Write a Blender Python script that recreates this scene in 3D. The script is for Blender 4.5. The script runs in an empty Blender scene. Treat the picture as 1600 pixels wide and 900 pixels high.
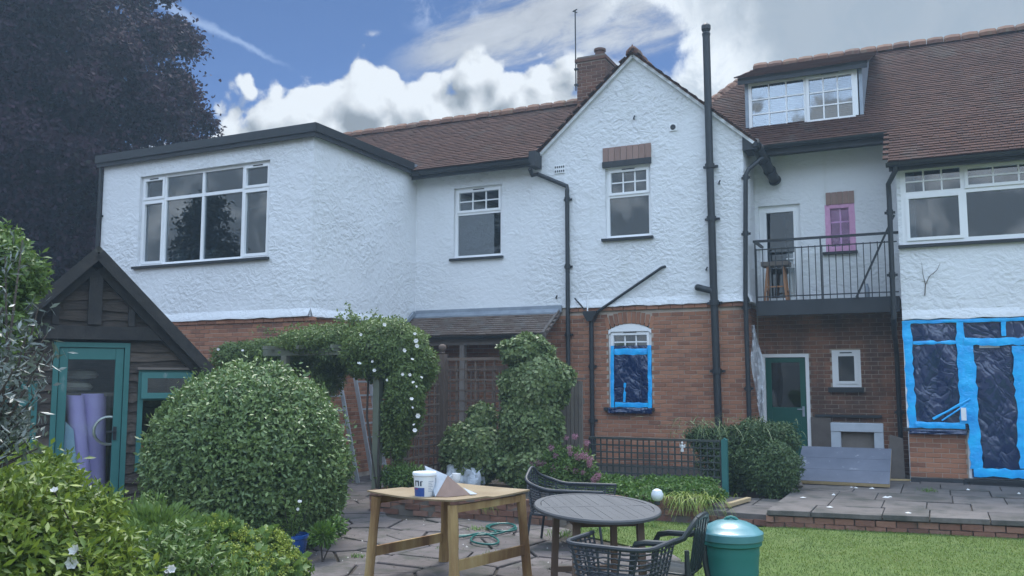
import bpy, bmesh, math, random
import numpy as np
from mathutils import Vector, Matrix
R = math.radians
random.seed(7); RNG = np.random.default_rng(11)
scene = bpy.context.scene
COL = scene.collection

# ------------------------------------------------------------------ camera
CAMZ, YAW, PITCH, FPX = 1.75, R(25.5), R(5.9), 1389.0
cam_d = bpy.data.cameras.new('camera'); cam = bpy.data.objects.new('camera', cam_d); COL.objects.link(cam)
cam_d.sensor_width = 36; cam_d.lens = 36 * FPX / 1600; cam_d.clip_end = 2000; cam_d.clip_start = .05
cam.location = (0, 0, CAMZ); cam.rotation_euler = (R(90) + PITCH, 0, YAW)
scene.camera = cam

# ------------------------------------------------------------------ sun and exposure
SUN_EL, SUN_AZ = R(62), R(18)          # azimuth to the left of +Y: the sun stands behind the house
sd = bpy.data.lights.new('sun', 'SUN'); sd.energy = 1.5; sd.angle = R(24); sd.color = (1, .95, .88)
sun = bpy.data.objects.new('sun', sd); COL.objects.link(sun)
sdir = Vector((-math.sin(SUN_AZ) * math.cos(SUN_EL), math.cos(SUN_AZ) * math.cos(SUN_EL), math.sin(SUN_EL)))
sun.rotation_euler = sdir.to_track_quat('Z', 'Y').to_euler(); sun.location = (0, 0, 30)
vs = scene.view_settings
vs.view_transform = 'Standard'; vs.look = 'None'; vs.gamma = 1; vs.use_curve_mapping = False
vs.exposure = 1.47
VEIL = .0025

# ------------------------------------------------------------------ node helper: arithmetic on sockets
class NT:
    def __init__(s, tree): s.t = tree; s.n = tree.nodes; s.l = tree.links
    def new(s, kind, **kw):
        n = s.n.new(kind)
        for k, v in kw.items(): setattr(n, k, v)
        return n
    def put(s, sock, v):
        if isinstance(v, X): s.l.new(v.s, sock)
        elif v is not None: sock.default_value = v
    def m(s, op, a, b=None, c=None, clamp=False):
        n = s.new('ShaderNodeMath', operation=op); n.use_clamp = clamp
        for i, v in enumerate((a, b, c)):
            if v is not None: s.put(n.inputs[i], v)
        return X(s, n.outputs[0])
    def step(s, a, e0, e1):
        n = s.new('ShaderNodeMapRange', interpolation_type='SMOOTHSTEP')
        for i, v in enumerate((a, e0, e1, 0.0, 1.0)): s.put(n.inputs[i], v)
        return X(s, n.outputs[0])
    def mix(s, f, a, b):
        n = s.new('ShaderNodeMix', data_type='RGBA'); s.put(n.inputs[0], f)
        for i, v in ((6, a), (7, b)):
            if isinstance(v, tuple): v = (*v[:3], 1)
            s.put(n.inputs[i], v)
        return X(s, n.outputs[2])
    def noise(s, vec, scale, detail=4, rough=.55, dist=0.0, out=0, dim='3D'):
        n = s.new('ShaderNodeTexNoise', noise_dimensions=dim); s.put(n.inputs['Vector'], vec)
        n.inputs['Scale'].default_value = scale; n.inputs['Detail'].default_value = detail
        n.inputs['Roughness'].default_value = rough; n.inputs['Distortion'].default_value = dist
        return X(s, n.outputs[out])
    def voro(s, vec, scale, feature='F1', out=0, smooth=.6, dim='3D'):
        n = s.new('ShaderNodeTexVoronoi', feature=feature, voronoi_dimensions=dim); s.put(n.inputs['Vector'], vec)
        n.inputs['Scale'].default_value = scale
        if feature == 'SMOOTH_F1': n.inputs['Smoothness'].default_value = smooth
        return X(s, n.outputs[out])
    def vec(s, x, y, z):
        n = s.new('ShaderNodeCombineXYZ')
        for i, v in enumerate((x, y, z)): s.put(n.inputs[i], v)
        return X(s, n.outputs[0])
    def vm(s, op, a, b):
        n = s.new('ShaderNodeVectorMath', operation=op); s.put(n.inputs[0], a); s.put(n.inputs[1], b)
        return X(s, n.outputs[0])
    def attr(s, name): return X(s, s.new('ShaderNodeAttribute', attribute_name=name).outputs['Fac'])
    def objc(s): return X(s, s.new('ShaderNodeTexCoord').outputs['Object'])
    def pos(s): return X(s, s.new('ShaderNodeNewGeometry').outputs['Position'])
    def rnd(s): return X(s, s.new('ShaderNodeObjectInfo').outputs['Random'])
    def ramp(s, f, stops):
        n = s.new('ShaderNodeValToRGB'); s.put(n.inputs[0], f); e = n.color_ramp.elements
        while len(e) < len(stops): e.new(.5)
        for q, (p, c) in zip(e, stops): q.position = p; q.color = (*c, 1)
        return X(s, n.outputs[0])
class X:
    def __init__(s, nt, sock): s.nt, s.s = nt, sock
    def __add__(s, o): return s.nt.m('ADD', s, o)
    __radd__ = __add__
    def __sub__(s, o): return s.nt.m('SUBTRACT', s, o)
    def __rsub__(s, o): return s.nt.m('SUBTRACT', o, s)
    def __mul__(s, o): return s.nt.m('MULTIPLY', s, o)
    __rmul__ = __mul__
    def __truediv__(s, o): return s.nt.m('DIVIDE', s, o)
    def __neg__(s): return s.nt.m('MULTIPLY', s, -1.0)

# ------------------------------------------------------------------ world: blue sky, cumulus bank, high cloud sheet
world = bpy.data.worlds.new('World'); scene.world = world; world.use_nodes = True
w = NT(world.node_tree); w.n.clear()
sky = w.new('ShaderNodeTexSky', sky_type='NISHITA'); sky.sun_disc = False
sky.sun_elevation = SUN_EL; sky.sun_rotation = -SUN_AZ; sky.altitude = 6000; sky.air_density = .8; sky.dust_density = .05; sky.ozone_density = 5.0
D = X(w, w.new('ShaderNodeTexCoord').outputs['Generated'])
sp = w.new('ShaderNodeSeparateXYZ'); w.l.new(D.s, sp.inputs[0])
dx, dy, dz = (X(w, o) for o in sp.outputs)
az = w.m('ARCTAN2', -dx, dy) * (180 / math.pi)          # degrees, left of +Y
el = w.m('ARCSINE', dz) * (180 / math.pi)
def azel(px, py):                                       # picture point -> sky direction (for placing the clouds)
    u = (px - 800) / FPX; v = (450 - py) / FPX
    a = math.cos(PITCH) - v * math.sin(PITCH); b = math.sin(PITCH) + v * math.cos(PITCH)
    x = -math.sin(YAW) * a + u * math.cos(YAW); y = math.cos(YAW) * a + u * math.sin(YAW)
    return math.degrees(math.atan2(-x, y)), math.degrees(math.atan2(b, math.hypot(x, y)))
def curve(pts, lo, hi, vlo, vhi):                       # piecewise curve over azimuth
    fc = w.new('ShaderNodeFloatCurve'); c = fc.mapping.curves[0]
    ps = sorted(((a - lo) / (hi - lo), (v - vlo) / (vhi - vlo)) for a, v in pts)
    while len(c.points) < len(ps): c.points.new(.5, .5)
    for q, (a, b) in zip(c.points, ps): q.location = (min(1, max(0, a)), b); q.handle_type = 'AUTO'
    fc.mapping.update()
    fac = w.m('DIVIDE', az - lo, hi - lo, clamp=True); w.l.new(fac.s, fc.inputs['Value'])
    return X(w, fc.outputs[0]) * (vhi - vlo) + vlo
D2 = w.vec(az * .0175, el * .0175, 0.0)                # flat sky chart: cheap 2-D textures
def billow(vec):
    a = w.voro(vec, 14, 'SMOOTH_F1', smooth=.30, dim='2D'); b = w.voro(vec, 31, 'SMOOTH_F1', smooth=.15, dim='2D'); c = w.voro(vec, 60, 'F1', dim='2D')
    n = w.noise(vec, 34, 5, .62, dim='2D')
    return (0.42 - a) * 1.15 + (0.40 - b) * .55 + (0.40 - c) * .26 + (n - .5) * .55
warp = w.new('ShaderNodeTexNoise', noise_dimensions='2D'); w.l.new(D2.s, warp.inputs['Vector']); warp.inputs['Scale'].default_value = 16; warp.inputs['Detail'].default_value = 4
wv = w.vm('SCALE', w.vm('SUBTRACT', X(w, warp.outputs['Color']), (.5, .5, .5)), None); wv.s.node.inputs['Scale'].default_value = .022
DW = w.vm('ADD', D2, wv)
top = curve([(180, 16), (120, 19), (80, 14)] + [azel(*p) for p in ((150, 250), (300, 205), (345, 150), (395, 118), (450, 118), (520, 100), (590, 70), (650, 88), (720, 92), (790, 82), (850, 90), (920, 104), (985, 122), (1040, 165), (1100, 215))] + [(-20, 15), (-80, 19), (-140, 14), (-180, 16)], -180, 180, 0, 40)
bl = billow(DW)
dens = (top - el) * .30 + bl * 1.25
cum = w.step(dens, -.02, .26) * w.step(top - el, -1.0, -.3)
lit = w.vm('ADD', DW, (-.010, .022, .0))
rel = bl - billow(lit)
inner = w.step(dens, .35, 2.4)
soft = w.noise(DW, 10, 5, .6, dim='2D')
low = w.step(top - el, 1.5, 7.0)
cumlum = 1.14 + rel * 1.0 - inner * .34 - low * .26 - (soft - .45) * inner * .7
cumlum = w.m('MAXIMUM', w.m('MINIMUM', cumlum, 1.22), .44)
CW, CG = (.90, .95, 1.0), (.80, .90, 1.0)
# streaky high cloud: a fan sweeping up to the right
A1 = azel(640, 112); A2 = azel(1010, -10); Lc = math.hypot(A2[0] - A1[0], A2[1] - A1[1])
ca, cb = (A2[0] - A1[0]) / Lc, (A2[1] - A1[1]) / Lc
al = (az - A1[0]) * ca + (el - A1[1]) * cb; ac = (az - A1[0]) * -cb + (el - A1[1]) * ca
st = w.noise(w.vec(al * .13, ac * .42, 0.0), 1.5, 9, .68, .22, dim='2D')
half = 1.3 + al * .30
cir = w.step(st * .9 + (1 - w.m('ABSOLUTE', ac + .6 + al * .03) / half) * .55, .44, .92) * w.step(al, -2.5, 3.0) * (1 - w.step(al, 16.0, 24.0) * .6)
# grey sheet filling the sky on the right
gn = w.noise(DW, 6.5, 6, .6, dim='2D')
hole = azel(1005, 85)
hx_ = az - hole[0]; hy_ = el - hole[1]
hd = w.m('SQRT', hx_ * hx_ * .75 + hy_ * hy_ * .9)
holem = w.step(hd + (gn - .5) * 5.0 + (w.noise(DW, 30, 5, .65, dim='2D') - .5) * 2.5, 1.7, 3.0)
left_blue = 1 - w.step(az + el * -.25 + (gn - .5) * 7, azel(1010, 90)[0] - 20 * .25 - 1.0, azel(940, 90)[0] - 20 * .25 + .5)
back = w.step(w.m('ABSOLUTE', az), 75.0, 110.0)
over = w.step(w.noise(D2, 2.2, 6, .6, dim='2D'), .34, .56)
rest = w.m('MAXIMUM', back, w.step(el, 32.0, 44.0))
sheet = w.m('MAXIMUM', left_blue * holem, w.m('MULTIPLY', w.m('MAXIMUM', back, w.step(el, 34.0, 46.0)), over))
g2 = w.noise(DW, 15, 7, .66, .4, dim='2D')
edge = w.step(az + (gn - .5) * 16 + (g2 - .5) * 8 + (26 - el) * .25, azel(1250, 60)[0] + 1.0, azel(1090, 60)[0] + 1.5)
sheetlum = w.mix(edge, (.145, .168, .194), (.32, .34, .36))
sheetlum = w.mix(w.m('MULTIPLY', w.step(g2, .42, .70), .55), sheetlum, (.12, .148, .178))
sheetlum = w.mix(rest, sheetlum, w.mix(w.step(w.noise(DW, 4, 5, .6, dim='2D'), .38, .66), (.73, .93, 1.22), (.50, .64, .86)))  # cloud overhead and behind, out of view, brightened and blued to light the scene
# condensation trail
B1, B2 = azel(255, 5), azel(468, 112)
L = math.hypot(B2[0] - B1[0], B2[1] - B1[1]); ux, uy = (B2[0] - B1[0]) / L, (B2[1] - B1[1]) / L
tt = (az - B1[0]) * ux + (el - B1[1]) * uy; pp = (az - B1[0]) * -uy + (el - B1[1]) * ux
wid = .12 + (1 - w.step(tt, 0.0, L)) * .16
trail = (1 - w.step(w.m('ABSOLUTE', pp + (w.noise(D2, 60, 3, dim='2D') - .5) * .5), 0.0, wid * 1.6)) * w.step(tt, -6.0, -2.0) * (1 - w.step(tt, L - 3.5, L)) * .40
# small wisps at the top
wisp = w.step(w.noise(DW, 22, 6, .6, dim='2D') + w.noise(D2, 7, 2, dim='2D') * .3, .64, .95) * w.step(el, azel(680, 60)[1], azel(680, 15)[1]) * w.step(az, azel(790, 20)[0], azel(740, 20)[0]) * (1 - w.step(az, azel(660, 20)[0], azel(620, 20)[0]))
SKYK, CLK = .050, .28
skyc = w.new('ShaderNodeMix', data_type='RGBA', blend_type='MULTIPLY'); skyc.inputs[0].default_value = 1
w.l.new(sky.outputs[0], skyc.inputs[6]); skyc.inputs[7].default_value = (SKYK * 1.0, SKYK * 1.03, SKYK * 1.08, 1)
c = X(w, skyc.outputs[2])
def lum(l, col):
    n = w.new('ShaderNodeMix', data_type='RGBA', blend_type='MULTIPLY'); n.inputs[0].default_value = 1
    w.l.new(w.vec(l, l, l).s, n.inputs[6]); n.inputs[7].default_value = (*[q * CLK for q in col], 1); return X(w, n.outputs[2])
c = w.mix(trail, c, (.22, .28, .38))
c = w.mix(wisp * .55, c, (.34, .38, .43))
c = w.mix(cir * .85, c, lum(st * .55 + .55, (.90, .95, 1.0)))
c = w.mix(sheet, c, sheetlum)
cc = w.mix(w.m('DIVIDE', cumlum - .5, .5, clamp=True), lum(cumlum, CG), lum(cumlum, CW))
c = w.mix(cum, c, cc)
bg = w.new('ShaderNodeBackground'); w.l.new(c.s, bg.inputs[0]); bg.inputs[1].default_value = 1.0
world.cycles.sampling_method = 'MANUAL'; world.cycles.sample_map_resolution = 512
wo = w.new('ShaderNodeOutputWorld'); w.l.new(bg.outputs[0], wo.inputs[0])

# ------------------------------------------------------------------ layout helpers (points of the surveyed planes)
def ray(px, py):
    u = (px - 800) / FPX; v = (450 - py) / FPX
    a = math.cos(PITCH) - v * math.sin(PITCH); b = math.sin(PITCH) + v * math.cos(PITCH)
    return (-math.sin(YAW) * a + u * math.cos(YAW), math.cos(YAW) * a + u * math.sin(YAW), b)
def onY(px, py, Y): d = ray(px, py); t = Y / d[1]; return Vector((d[0] * t, Y, CAMZ + d[2] * t))
def onX(px, py, x): d = ray(px, py); t = x / d[0]; return Vector((x, d[1] * t, CAMZ + d[2] * t))
def onZ(px, py, z): d = ray(px, py); t = (z - CAMZ) / d[2]; return Vector((d[0] * t, d[1] * t, z))
def rect(Y, l, r, t, b):
    return onY(l, (t + b) / 2, Y).x, onY(r, (t + b) / 2, Y).x, onY((l + r) / 2, b, Y).z, onY((l + r) / 2, t, Y).z

# ------------------------------------------------------------------ object helpers
W = {}
def tag(o, label=None, cat=None, group=None, kind=None):
    if label: o['label'] = label
    if cat: o['category'] = cat
    if group: o['group'] = group
    if kind: o['kind'] = kind
    return o
def thing(name, label, cat, loc=(0, 0, 0), rz=0, group=None, parent=None):
    o = bpy.data.objects.new(name, None); COL.objects.link(o); o.empty_display_size = .2
    o.location = loc; o.rotation_euler = (0, 0, rz)
    W[o.name] = Matrix.Translation(loc) @ Matrix.Rotation(rz, 4, 'Z')
    return tag(o, label, cat, group)
def link(name, me, parent=None, loc=None):
    o = bpy.data.objects.new(name, me); COL.objects.link(o)
    if parent is not None: o.parent = parent
    if loc is not None: o.location = loc
    W[o.name] = (W[parent.name] if parent is not None else Matrix()) @ Matrix.Translation(loc or (0, 0, 0))
    return o
class MB:
    def __init__(s): s.v, s.f, s.t = [], [], []
    def add(s, vs, fs, tint=.5):
        o = len(s.v); s.v += [tuple(p) for p in vs]
        for f in fs: s.f.append([o + i for i in f]); s.t.append(tint)
        return s
    def hexa(s, p, tint=.5):
        return s.add(p, [(0, 3, 2, 1), (4, 5, 6, 7), (0, 1, 5, 4), (1, 2, 6, 5), (2, 3, 7, 6), (3, 0, 4, 7)], tint)
    def box(s, x0, x1, y0, y1, z0, z1, tint=.5):
        return s.hexa([(x0, y0, z0), (x1, y0, z0), (x1, y1, z0), (x0, y1, z0), (x0, y0, z1), (x1, y0, z1), (x1, y1, z1), (x0, y1, z1)], tint)
    def bar(s, p, q, a, b=None, up=(0, 0, 1), tint=.5, a2=None, b2=None):
        p, q = Vector(p), Vector(q); b = b or a; d = (q - p).normalized(); u = Vector(up)
        if abs(d.dot(u)) > .99: u = Vector((0, 1, 0))
        x = d.cross(u).normalized(); y = x.cross(d); a2 = a2 or a; b2 = b2 or b
        return s.hexa([p + x * i * a / 2 + y * j * b / 2 for i, j in ((-1, -1), (1, -1), (1, 1), (-1, 1))] + [q + x * i * a2 / 2 + y * j * b2 / 2 for i, j in ((-1, -1), (1, -1), (1, 1), (-1, 1))], tint)
    def tube(s, pts, r, n=8, closed=False, tint=.5, cap=True):
        pts = [Vector(p) for p in pts]; m = len(pts); rs = r if isinstance(r, (list, tuple)) else [r] * m
        vs, fs = [], []; prev = None
        for i, p in enumerate(pts):
            a = pts[(i - 1) % m] if (closed or i > 0) else p; b = pts[(i + 1) % m] if (closed or i < m - 1) else p
            d = (b - a).normalized()
            if prev is None:
                u = Vector((0, 0, 1)) if abs(d.z) < .9 else Vector((1, 0, 0)); x = d.cross(u).normalized()
            else: x = (prev - d * prev.dot(d)).normalized()
            prev = x; y = d.cross(x)
            vs += [p + (x * math.cos(2 * math.pi * k / n) + y * math.sin(2 * math.pi * k / n)) * rs[i] for k in range(n)]
        for i in range(m if closed else m - 1):
            j = (i + 1) % m
            fs += [(i * n + k, i * n + (k + 1) % n, j * n + (k + 1) % n, j * n + k) for k in range(n)]
        if cap and not closed: fs += [tuple(range(n))[::-1], tuple((m - 1) * n + k for k in range(n))]
        return s.add(vs, fs, tint)
    def lathe(s, prof, n=24, c=(0, 0, 0), tint=.5):
        vs, fs = [], []; m = len(prof)
        for r, z in prof: vs += [(c[0] + r * math.cos(2 * math.pi * k / n), c[1] + r * math.sin(2 * math.pi * k / n), c[2] + z) for k in range(n)]
        for i in range(m - 1): fs += [(i * n + k, i * n + (k + 1) % n, (i + 1) * n + (k + 1) % n, (i + 1) * n + k) for k in range(n)]
        fs += [tuple(range(n))[::-1], tuple((m - 1) * n + k for k in range(n))]
        return s.add(vs, fs, tint)
    def prism(s, poly, plane, d0, d1, tint=.5):
        f = {'xz': lambda a, b, d: (a, d, b), 'xy': lambda a, b, d: (a, b, d), 'yz': lambda a, b, d: (d, a, b)}[plane]
        n = len(poly); vs = [f(a, b, d0) for a, b in poly] + [f(a, b, d1) for a, b in poly]
        return s.add(vs, [tuple(range(n)), tuple(range(n, 2 * n))[::-1]] + [(i, (i + 1) % n, n + (i + 1) % n, n + i) for i in range(n)], tint)
    def mesh(s, name, mat, inv=None, smooth=False, tint=False):
        me = bpy.data.meshes.new(name); vs = s.v
        if inv is not None: vs = [inv @ Vector(p) for p in vs]
        me.from_pydata(vs, [], s.f)
        bm = bmesh.new(); bm.from_mesh(me); bmesh.ops.recalc_face_normals(bm, faces=bm.faces); bm.to_mesh(me); bm.free()
        if tint: me.attributes.new('tint', 'FLOAT', 'FACE').data.foreach_set('value', s.t)
        me.materials.append(mat)
        if smooth:
            me.polygons.foreach_set('use_smooth', [True] * len(me.polygons)); me.set_sharp_from_angle(angle=R(38))
        return me
    def build(s, name, mat, parent=None, local=False, smooth=False, tint=False, bevel=0, at=None):
        """coordinates are world coordinates, or the parent's own ones when local"""
        if parent is not None:
            me = s.mesh(name, mat, None if local else W[parent.name].inverted(), smooth, tint); o = link(name, me, parent)
        else:
            at = Vector(at) if at is not None else Vector((sum(p[0] for p in s.v) / len(s.v), sum(p[1] for p in s.v) / len(s.v), min(p[2] for p in s.v)))
            me = s.mesh(name, mat, None if local else Matrix.Translation(-at), smooth, tint); o = link(name, me, None, at)
        if bevel:
            b = o.modifiers.new('bevel', 'BEVEL'); b.width = bevel; b.segments = 2; b.limit_method = 'ANGLE'; b.angle_limit = R(35)
        return o
def np_obj(name, V, Fc, tint, mat, parent=None, at=(0, 0, 0), smooth=False):
    """big mesh from arrays: V (n,3) world, Fc (m,k)"""
    V = np.asarray(V, dtype=np.float64); k = Fc.shape[1]; m = Fc.shape[0]
    o0 = np.array(W[parent.name].translation if parent is not None else at)
    me = bpy.data.meshes.new(name); me.vertices.add(len(V)); me.vertices.foreach_set('co', (V - o0).astype(np.float32).ravel())
    me.loops.add(m * k); me.loops.foreach_set('vertex_index', Fc.astype(np.int32).ravel())
    me.polygons.add(m); me.polygons.foreach_set('loop_start', np.arange(0, m * k, k, dtype=np.int32))
    if smooth: me.polygons.foreach_set('use_smooth', np.ones(m, dtype=bool))
    if tint is not None: me.attributes.new('tint', 'FLOAT', 'FACE').data.foreach_set('value', np.asarray(tint, dtype=np.float32))
    me.update(calc_edges=True); me.materials.append(mat)
    return link(name, me, parent, None if parent is not None else tuple(at))

# ------------------------------------------------------------------ materials
def material(name, stops, rough=.7, drive='noise', scale=4.0, detail=5, bump=None, metal=0.0, spec=.4, transl=0.0, stain=None, aniso=None, mixn=.35, clear=0.0):
    """stops: colour ramp driven by noise, a per-face tint or the object's random number (both with some noise)"""
    m = bpy.data.materials.new(name); m.use_nodes = True; t = NT(m.node_tree)
    b = t.n['Principled BSDF']; P = t.pos()
    if aniso: P = t.vm('MULTIPLY', t.objc(), aniso)
    n = t.noise(P, scale, detail, .6)
    if drive == 'noise': fac = t.m('ADD', (n - .5) * 1.6, .5, clamp=True)
    elif drive == 'tint': fac = t.m('ADD', t.attr('tint') * (1 - mixn), n * mixn, clamp=True)
    else: fac = t.m('ADD', t.rnd() * (1 - mixn), n * mixn, clamp=True)
    if len(stops) == 1: stops = [stops[0], stops[0]]
    k = len(stops) - 1
    col = t.ramp(fac, [(i / k, c) for i, c in enumerate(stops)])
    if stain:
        sc, lo, hi, sc_col, amt = stain
        col = t.mix(t.step(t.noise(t.vm('MULTIPLY', t.pos(), (1, 1, .35)), sc, 6, .65), lo, hi) * amt, col, sc_col)
    t.l.new(col.s, b.inputs['Base Color'])
    b.inputs['Roughness'].default_value = rough; b.inputs['Metallic'].default_value = metal
    b.inputs['Specular IOR Level'].default_value = spec; b.inputs['Coat Weight'].default_value = clear
    if bump:
        bs, st, di = bump; bn = t.new('ShaderNodeBump'); bn.inputs['Strength'].default_value = st; bn.inputs['Distance'].default_value = di
        t.l.new(t.noise(P, bs, 5, .6).s, bn.inputs['Height']); t.l.new(bn.outputs[0], b.inputs['Normal'])
    if transl:
        tr = t.new('ShaderNodeBsdfTranslucent'); t.l.new(col.s, tr.inputs[0]); ms = t.new('ShaderNodeMixShader'); ms.inputs[0].default_value = transl
        t.l.new(b.outputs[0], ms.inputs[1]); t.l.new(tr.outputs[0], ms.inputs[2]); t.l.new(ms.outputs[0], t.n['Material Output'].inputs[0])
    return m
def stucco():
    m = bpy.data.materials.new('white_stucco'); m.use_nodes = True; t = NT(m.node_tree); b = t.n['Principled BSDF']; P = t.pos()
    w1 = t.noise(P, 2.2, 3, .5, out=1)
    Pw = t.vm('ADD', t.vm('MULTIPLY', P, (1.0, 1.0, 1.35)), t.vm('MULTIPLY', w1, (.35, .35, .35)))
    h = t.noise(Pw, 7.5, 6, .62, .9) * 1.0 + t.voro(Pw, 11, 'SMOOTH_F1') * .45 + t.noise(P, 42, 3, .6) * .28
    bn = t.new('ShaderNodeBump'); bn.inputs['Strength'].default_value = 1.0; bn.inputs['Distance'].default_value = .030
    t.l.new((h * (t.step(t.noise(P, .8, 4, .6), .32, .68) * .8 + .35)).s, bn.inputs['Height']); t.l.new(bn.outputs[0], b.inputs['Normal'])
    big = t.noise(P, .55, 5, .6); col = t.mix(t.step(big, .42, .66) * .5, (.73, .74, .75), (.68, .69, .70))
    dirt = t.step(t.noise(t.vm('MULTIPLY', P, (1.2, 1.2, .18)), 2.1, 6, .68), .56, .74)
    col = t.mix(dirt * .30, col, (.55, .55, .50))
    t.l.new(col.s, b.inputs['Base Color']); b.inputs['Roughness'].default_value = .85; b.inputs['Specular IOR Level'].default_value = .25
    return m
def glassy(name, tint=(.55, .60, .63), refl=.22, rough=.0):
    """thin double glazing: partly mirror, partly clear"""
    m = bpy.data.materials.new(name); m.use_nodes = True; t = NT(m.node_tree); t.n.remove(t.n['Principled BSDF'])
    tr = t.new('ShaderNodeBsdfTransparent'); tr.inputs[0].default_value = (*tint, 1)
    gl = t.new('ShaderNodeBsdfGlossy'); gl.inputs['Roughness'].default_value = rough; gl.inputs[0].default_value = (.92, .96, 1, 1)
    bn = t.new('ShaderNodeBump'); bn.inputs['Strength'].default_value = .05; bn.inputs['Distance'].default_value = .02
    t.l.new(t.noise(t.pos(), 1.6, 2).s, bn.inputs['Height']); t.l.new(bn.outputs[0], gl.inputs['Normal'])
    lw = t.new('ShaderNodeLayerWeight'); fc_ = X(t, lw.outputs['Facing']); fr_ = t.m('POWER', fc_, 5.0) * .9 + .04
    ms = t.new('ShaderNodeMixShader'); t.l.new(t.m('ADD', fr_, refl, clamp=True).s, ms.inputs[0])
    t.l.new(tr.outputs[0], ms.inputs[1]); t.l.new(gl.outputs[0], ms.inputs[2]); t.l.new(ms.outputs[0], t.n['Material Output'].inputs[0])
    return m
def film_mat(name, col, clear, bump_s=5.0, strength=.9):
    """wrinkled plastic film: clear share, shiny creases"""
    m = bpy.data.materials.new(name); m.use_nodes = True; t = NT(m.node_tree); b = t.n['Principled BSDF']
    b.inputs['Base Color'].default_value = (*col, 1); b.inputs['Roughness'].default_value = .06; b.inputs['Specular IOR Level'].default_value = 1.0; b.inputs['Coat Weight'].default_value = .5; b.inputs['Coat Roughness'].default_value = .05
    bn = t.new('ShaderNodeBump'); bn.inputs['Strength'].default_value = strength; bn.inputs['Distance'].default_value = .05
    P = t.vm('ADD', t.pos(), t.vm('SCALE', t.noise(t.pos(), 1.7, 2, out=1), None)); P.s.node.inputs[1].links[0].from_node.inputs['Scale'].default_value = .35
    def crease(vec, sc): return t.m('POWER', t.m('ABSOLUTE', t.noise(vec, sc, 3, .5, .4) - .5) * 2.0, .55)
    q1 = t.vm('MULTIPLY', P, (1.0, 1.0, .28)); rt = t.new('ShaderNodeVectorRotate', rotation_type='Y_AXIS'); rt.inputs['Angle'].default_value = .7; t.l.new(P.s, rt.inputs['Vector'])
    q2 = t.vm('MULTIPLY', X(t, rt.outputs[0]), (1.0, 1.0, .22))
    wv_ = crease(q1, bump_s) * .8 + crease(q2, bump_s * 2.1) * .3 + t.noise(P, 2.2, 2) * .7
    t.l.new(wv_.s, bn.inputs['Height']); t.l.new(bn.outputs[0], b.inputs['Normal'])
    tr = t.new('ShaderNodeBsdfTransparent'); tr.inputs[0].default_value = (*[min(1, q * 1.6 + .12) for q in col], 1)
    ms = t.new('ShaderNodeMixShader'); ms.inputs[0].default_value = clear
    t.l.new(b.outputs[0], ms.inputs[1]); t.l.new(tr.outputs[0], ms.inputs[2]); t.l.new(ms.outputs[0], t.n['Material Output'].inputs[0])
    return m
M = {}
M['stucco'] = stucco()
BR = [(.115, .060, .044), (.25, .112, .066), (.32, .142, .080), (.37, .172, .098), (.28, .132, .086)]
soot = (1.1, .50, .78, (.035, .03, .03), .75)
M['brick'] = material('brick', BR, .85, 'random', 22, bump=(60, .5, .006), stain=soot, mixn=.35)
M['bricks'] = material('bricks_joined', BR, .85, 'tint', 22, bump=(60, .5, .006), stain=soot, mixn=.35)
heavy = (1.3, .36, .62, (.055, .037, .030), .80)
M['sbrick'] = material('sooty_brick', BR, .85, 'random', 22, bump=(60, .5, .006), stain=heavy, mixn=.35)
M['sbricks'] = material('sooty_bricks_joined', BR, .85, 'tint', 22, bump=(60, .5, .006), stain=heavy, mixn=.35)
M['cbrick'] = material('chimney_brick', [tuple(q * .5 for q in c_) for c_ in BR], .9, 'random', 22, bump=(60, .5, .006), stain=heavy)
M['cbricks'] = material('chimney_bricks_joined', [tuple(q * .5 for q in c_) for c_ in BR], .9, 'tint', 22, bump=(60, .5, .006), stain=heavy)
M['mortar'] = material('mortar', [(.36, .29, .23), (.48, .40, .33)], .95, scale=6, bump=(50, .5, .006), stain=soot)
GB = [(.10, .055, .042), (.20, .095, .065), (.27, .14, .095), (.19, .12, .10)]
M['gbrick'] = material('garden_brick', GB, .9, 'random', 16, bump=(40, .7, .008), stain=(2.5, .5, .75, (.06, .06, .045), .7), mixn=.4)
M['gmortar'] = material('garden_mortar', [(.12, .10, .085), (.19, .16, .13)], .95, scale=9, bump=(50, .5, .006))
TI = [(.036, .021, .017), (.060, .031, .024), (.084, .042, .031), (.064, .042, .034)]
M['tiles'] = material('roof_tiles', TI, .92, 'tint', 5, spec=.12, bump=(40, .4, .005), stain=(1.2, .52, .72, (.085, .075, .065), .6), mixn=.4)
M['oldtiles'] = material('mossy_tiles', [(.060, .042, .034), (.11, .074, .056), (.16, .120, .096), (.10, .09, .066)], .85, 'tint', 3, bump=(30, .5, .006), stain=(2, .52, .70, (.15, .15, .14), .6), mixn=.4)
M['ridge'] = material('ridge_tiles', [(.09, .046, .034), (.15, .070, .042), (.19, .095, .055)], .85, 'random', 14, bump=(40, .5, .006), stain=(7, .5, .72, (.16, .135, .09), .7), mixn=.4)
M['upvc'] = material('white_window_plastic', [(.78, .79, .80), (.82, .82, .82)], .35, scale=2)
M['black'] = material('black_painted_metal', [(.016, .019, .022), (.028, .031, .034)], .45, scale=6, bump=(30, .12, .004))
M['fascia'] = material('black_fascia_board', [(.020, .022, .026), (.04, .042, .046)], .6, scale=3, bump=(25, .2, .004))
M['lead'] = material('weathered_lead', [(.20, .23, .27), (.34, .38, .43)], .5, scale=5, metal=.35, bump=(9, .3, .01))
M['glass'] = glassy('window_glass', refl=.15)
M['darkglass'] = glassy('dim_glass', (.30, .33, .34), .03)
M['oldglass'] = glassy('shed_glass', (.90, .93, .91), .0)
M['room'] = material('dim_room_plaster', [(.30, .29, .28), (.36, .35, .33)], .9, scale=1)
M['green_paint'] = material('dark_green_paint', [(.006, .075, .055), (.010, .095, .070)], .4, scale=3)
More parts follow.
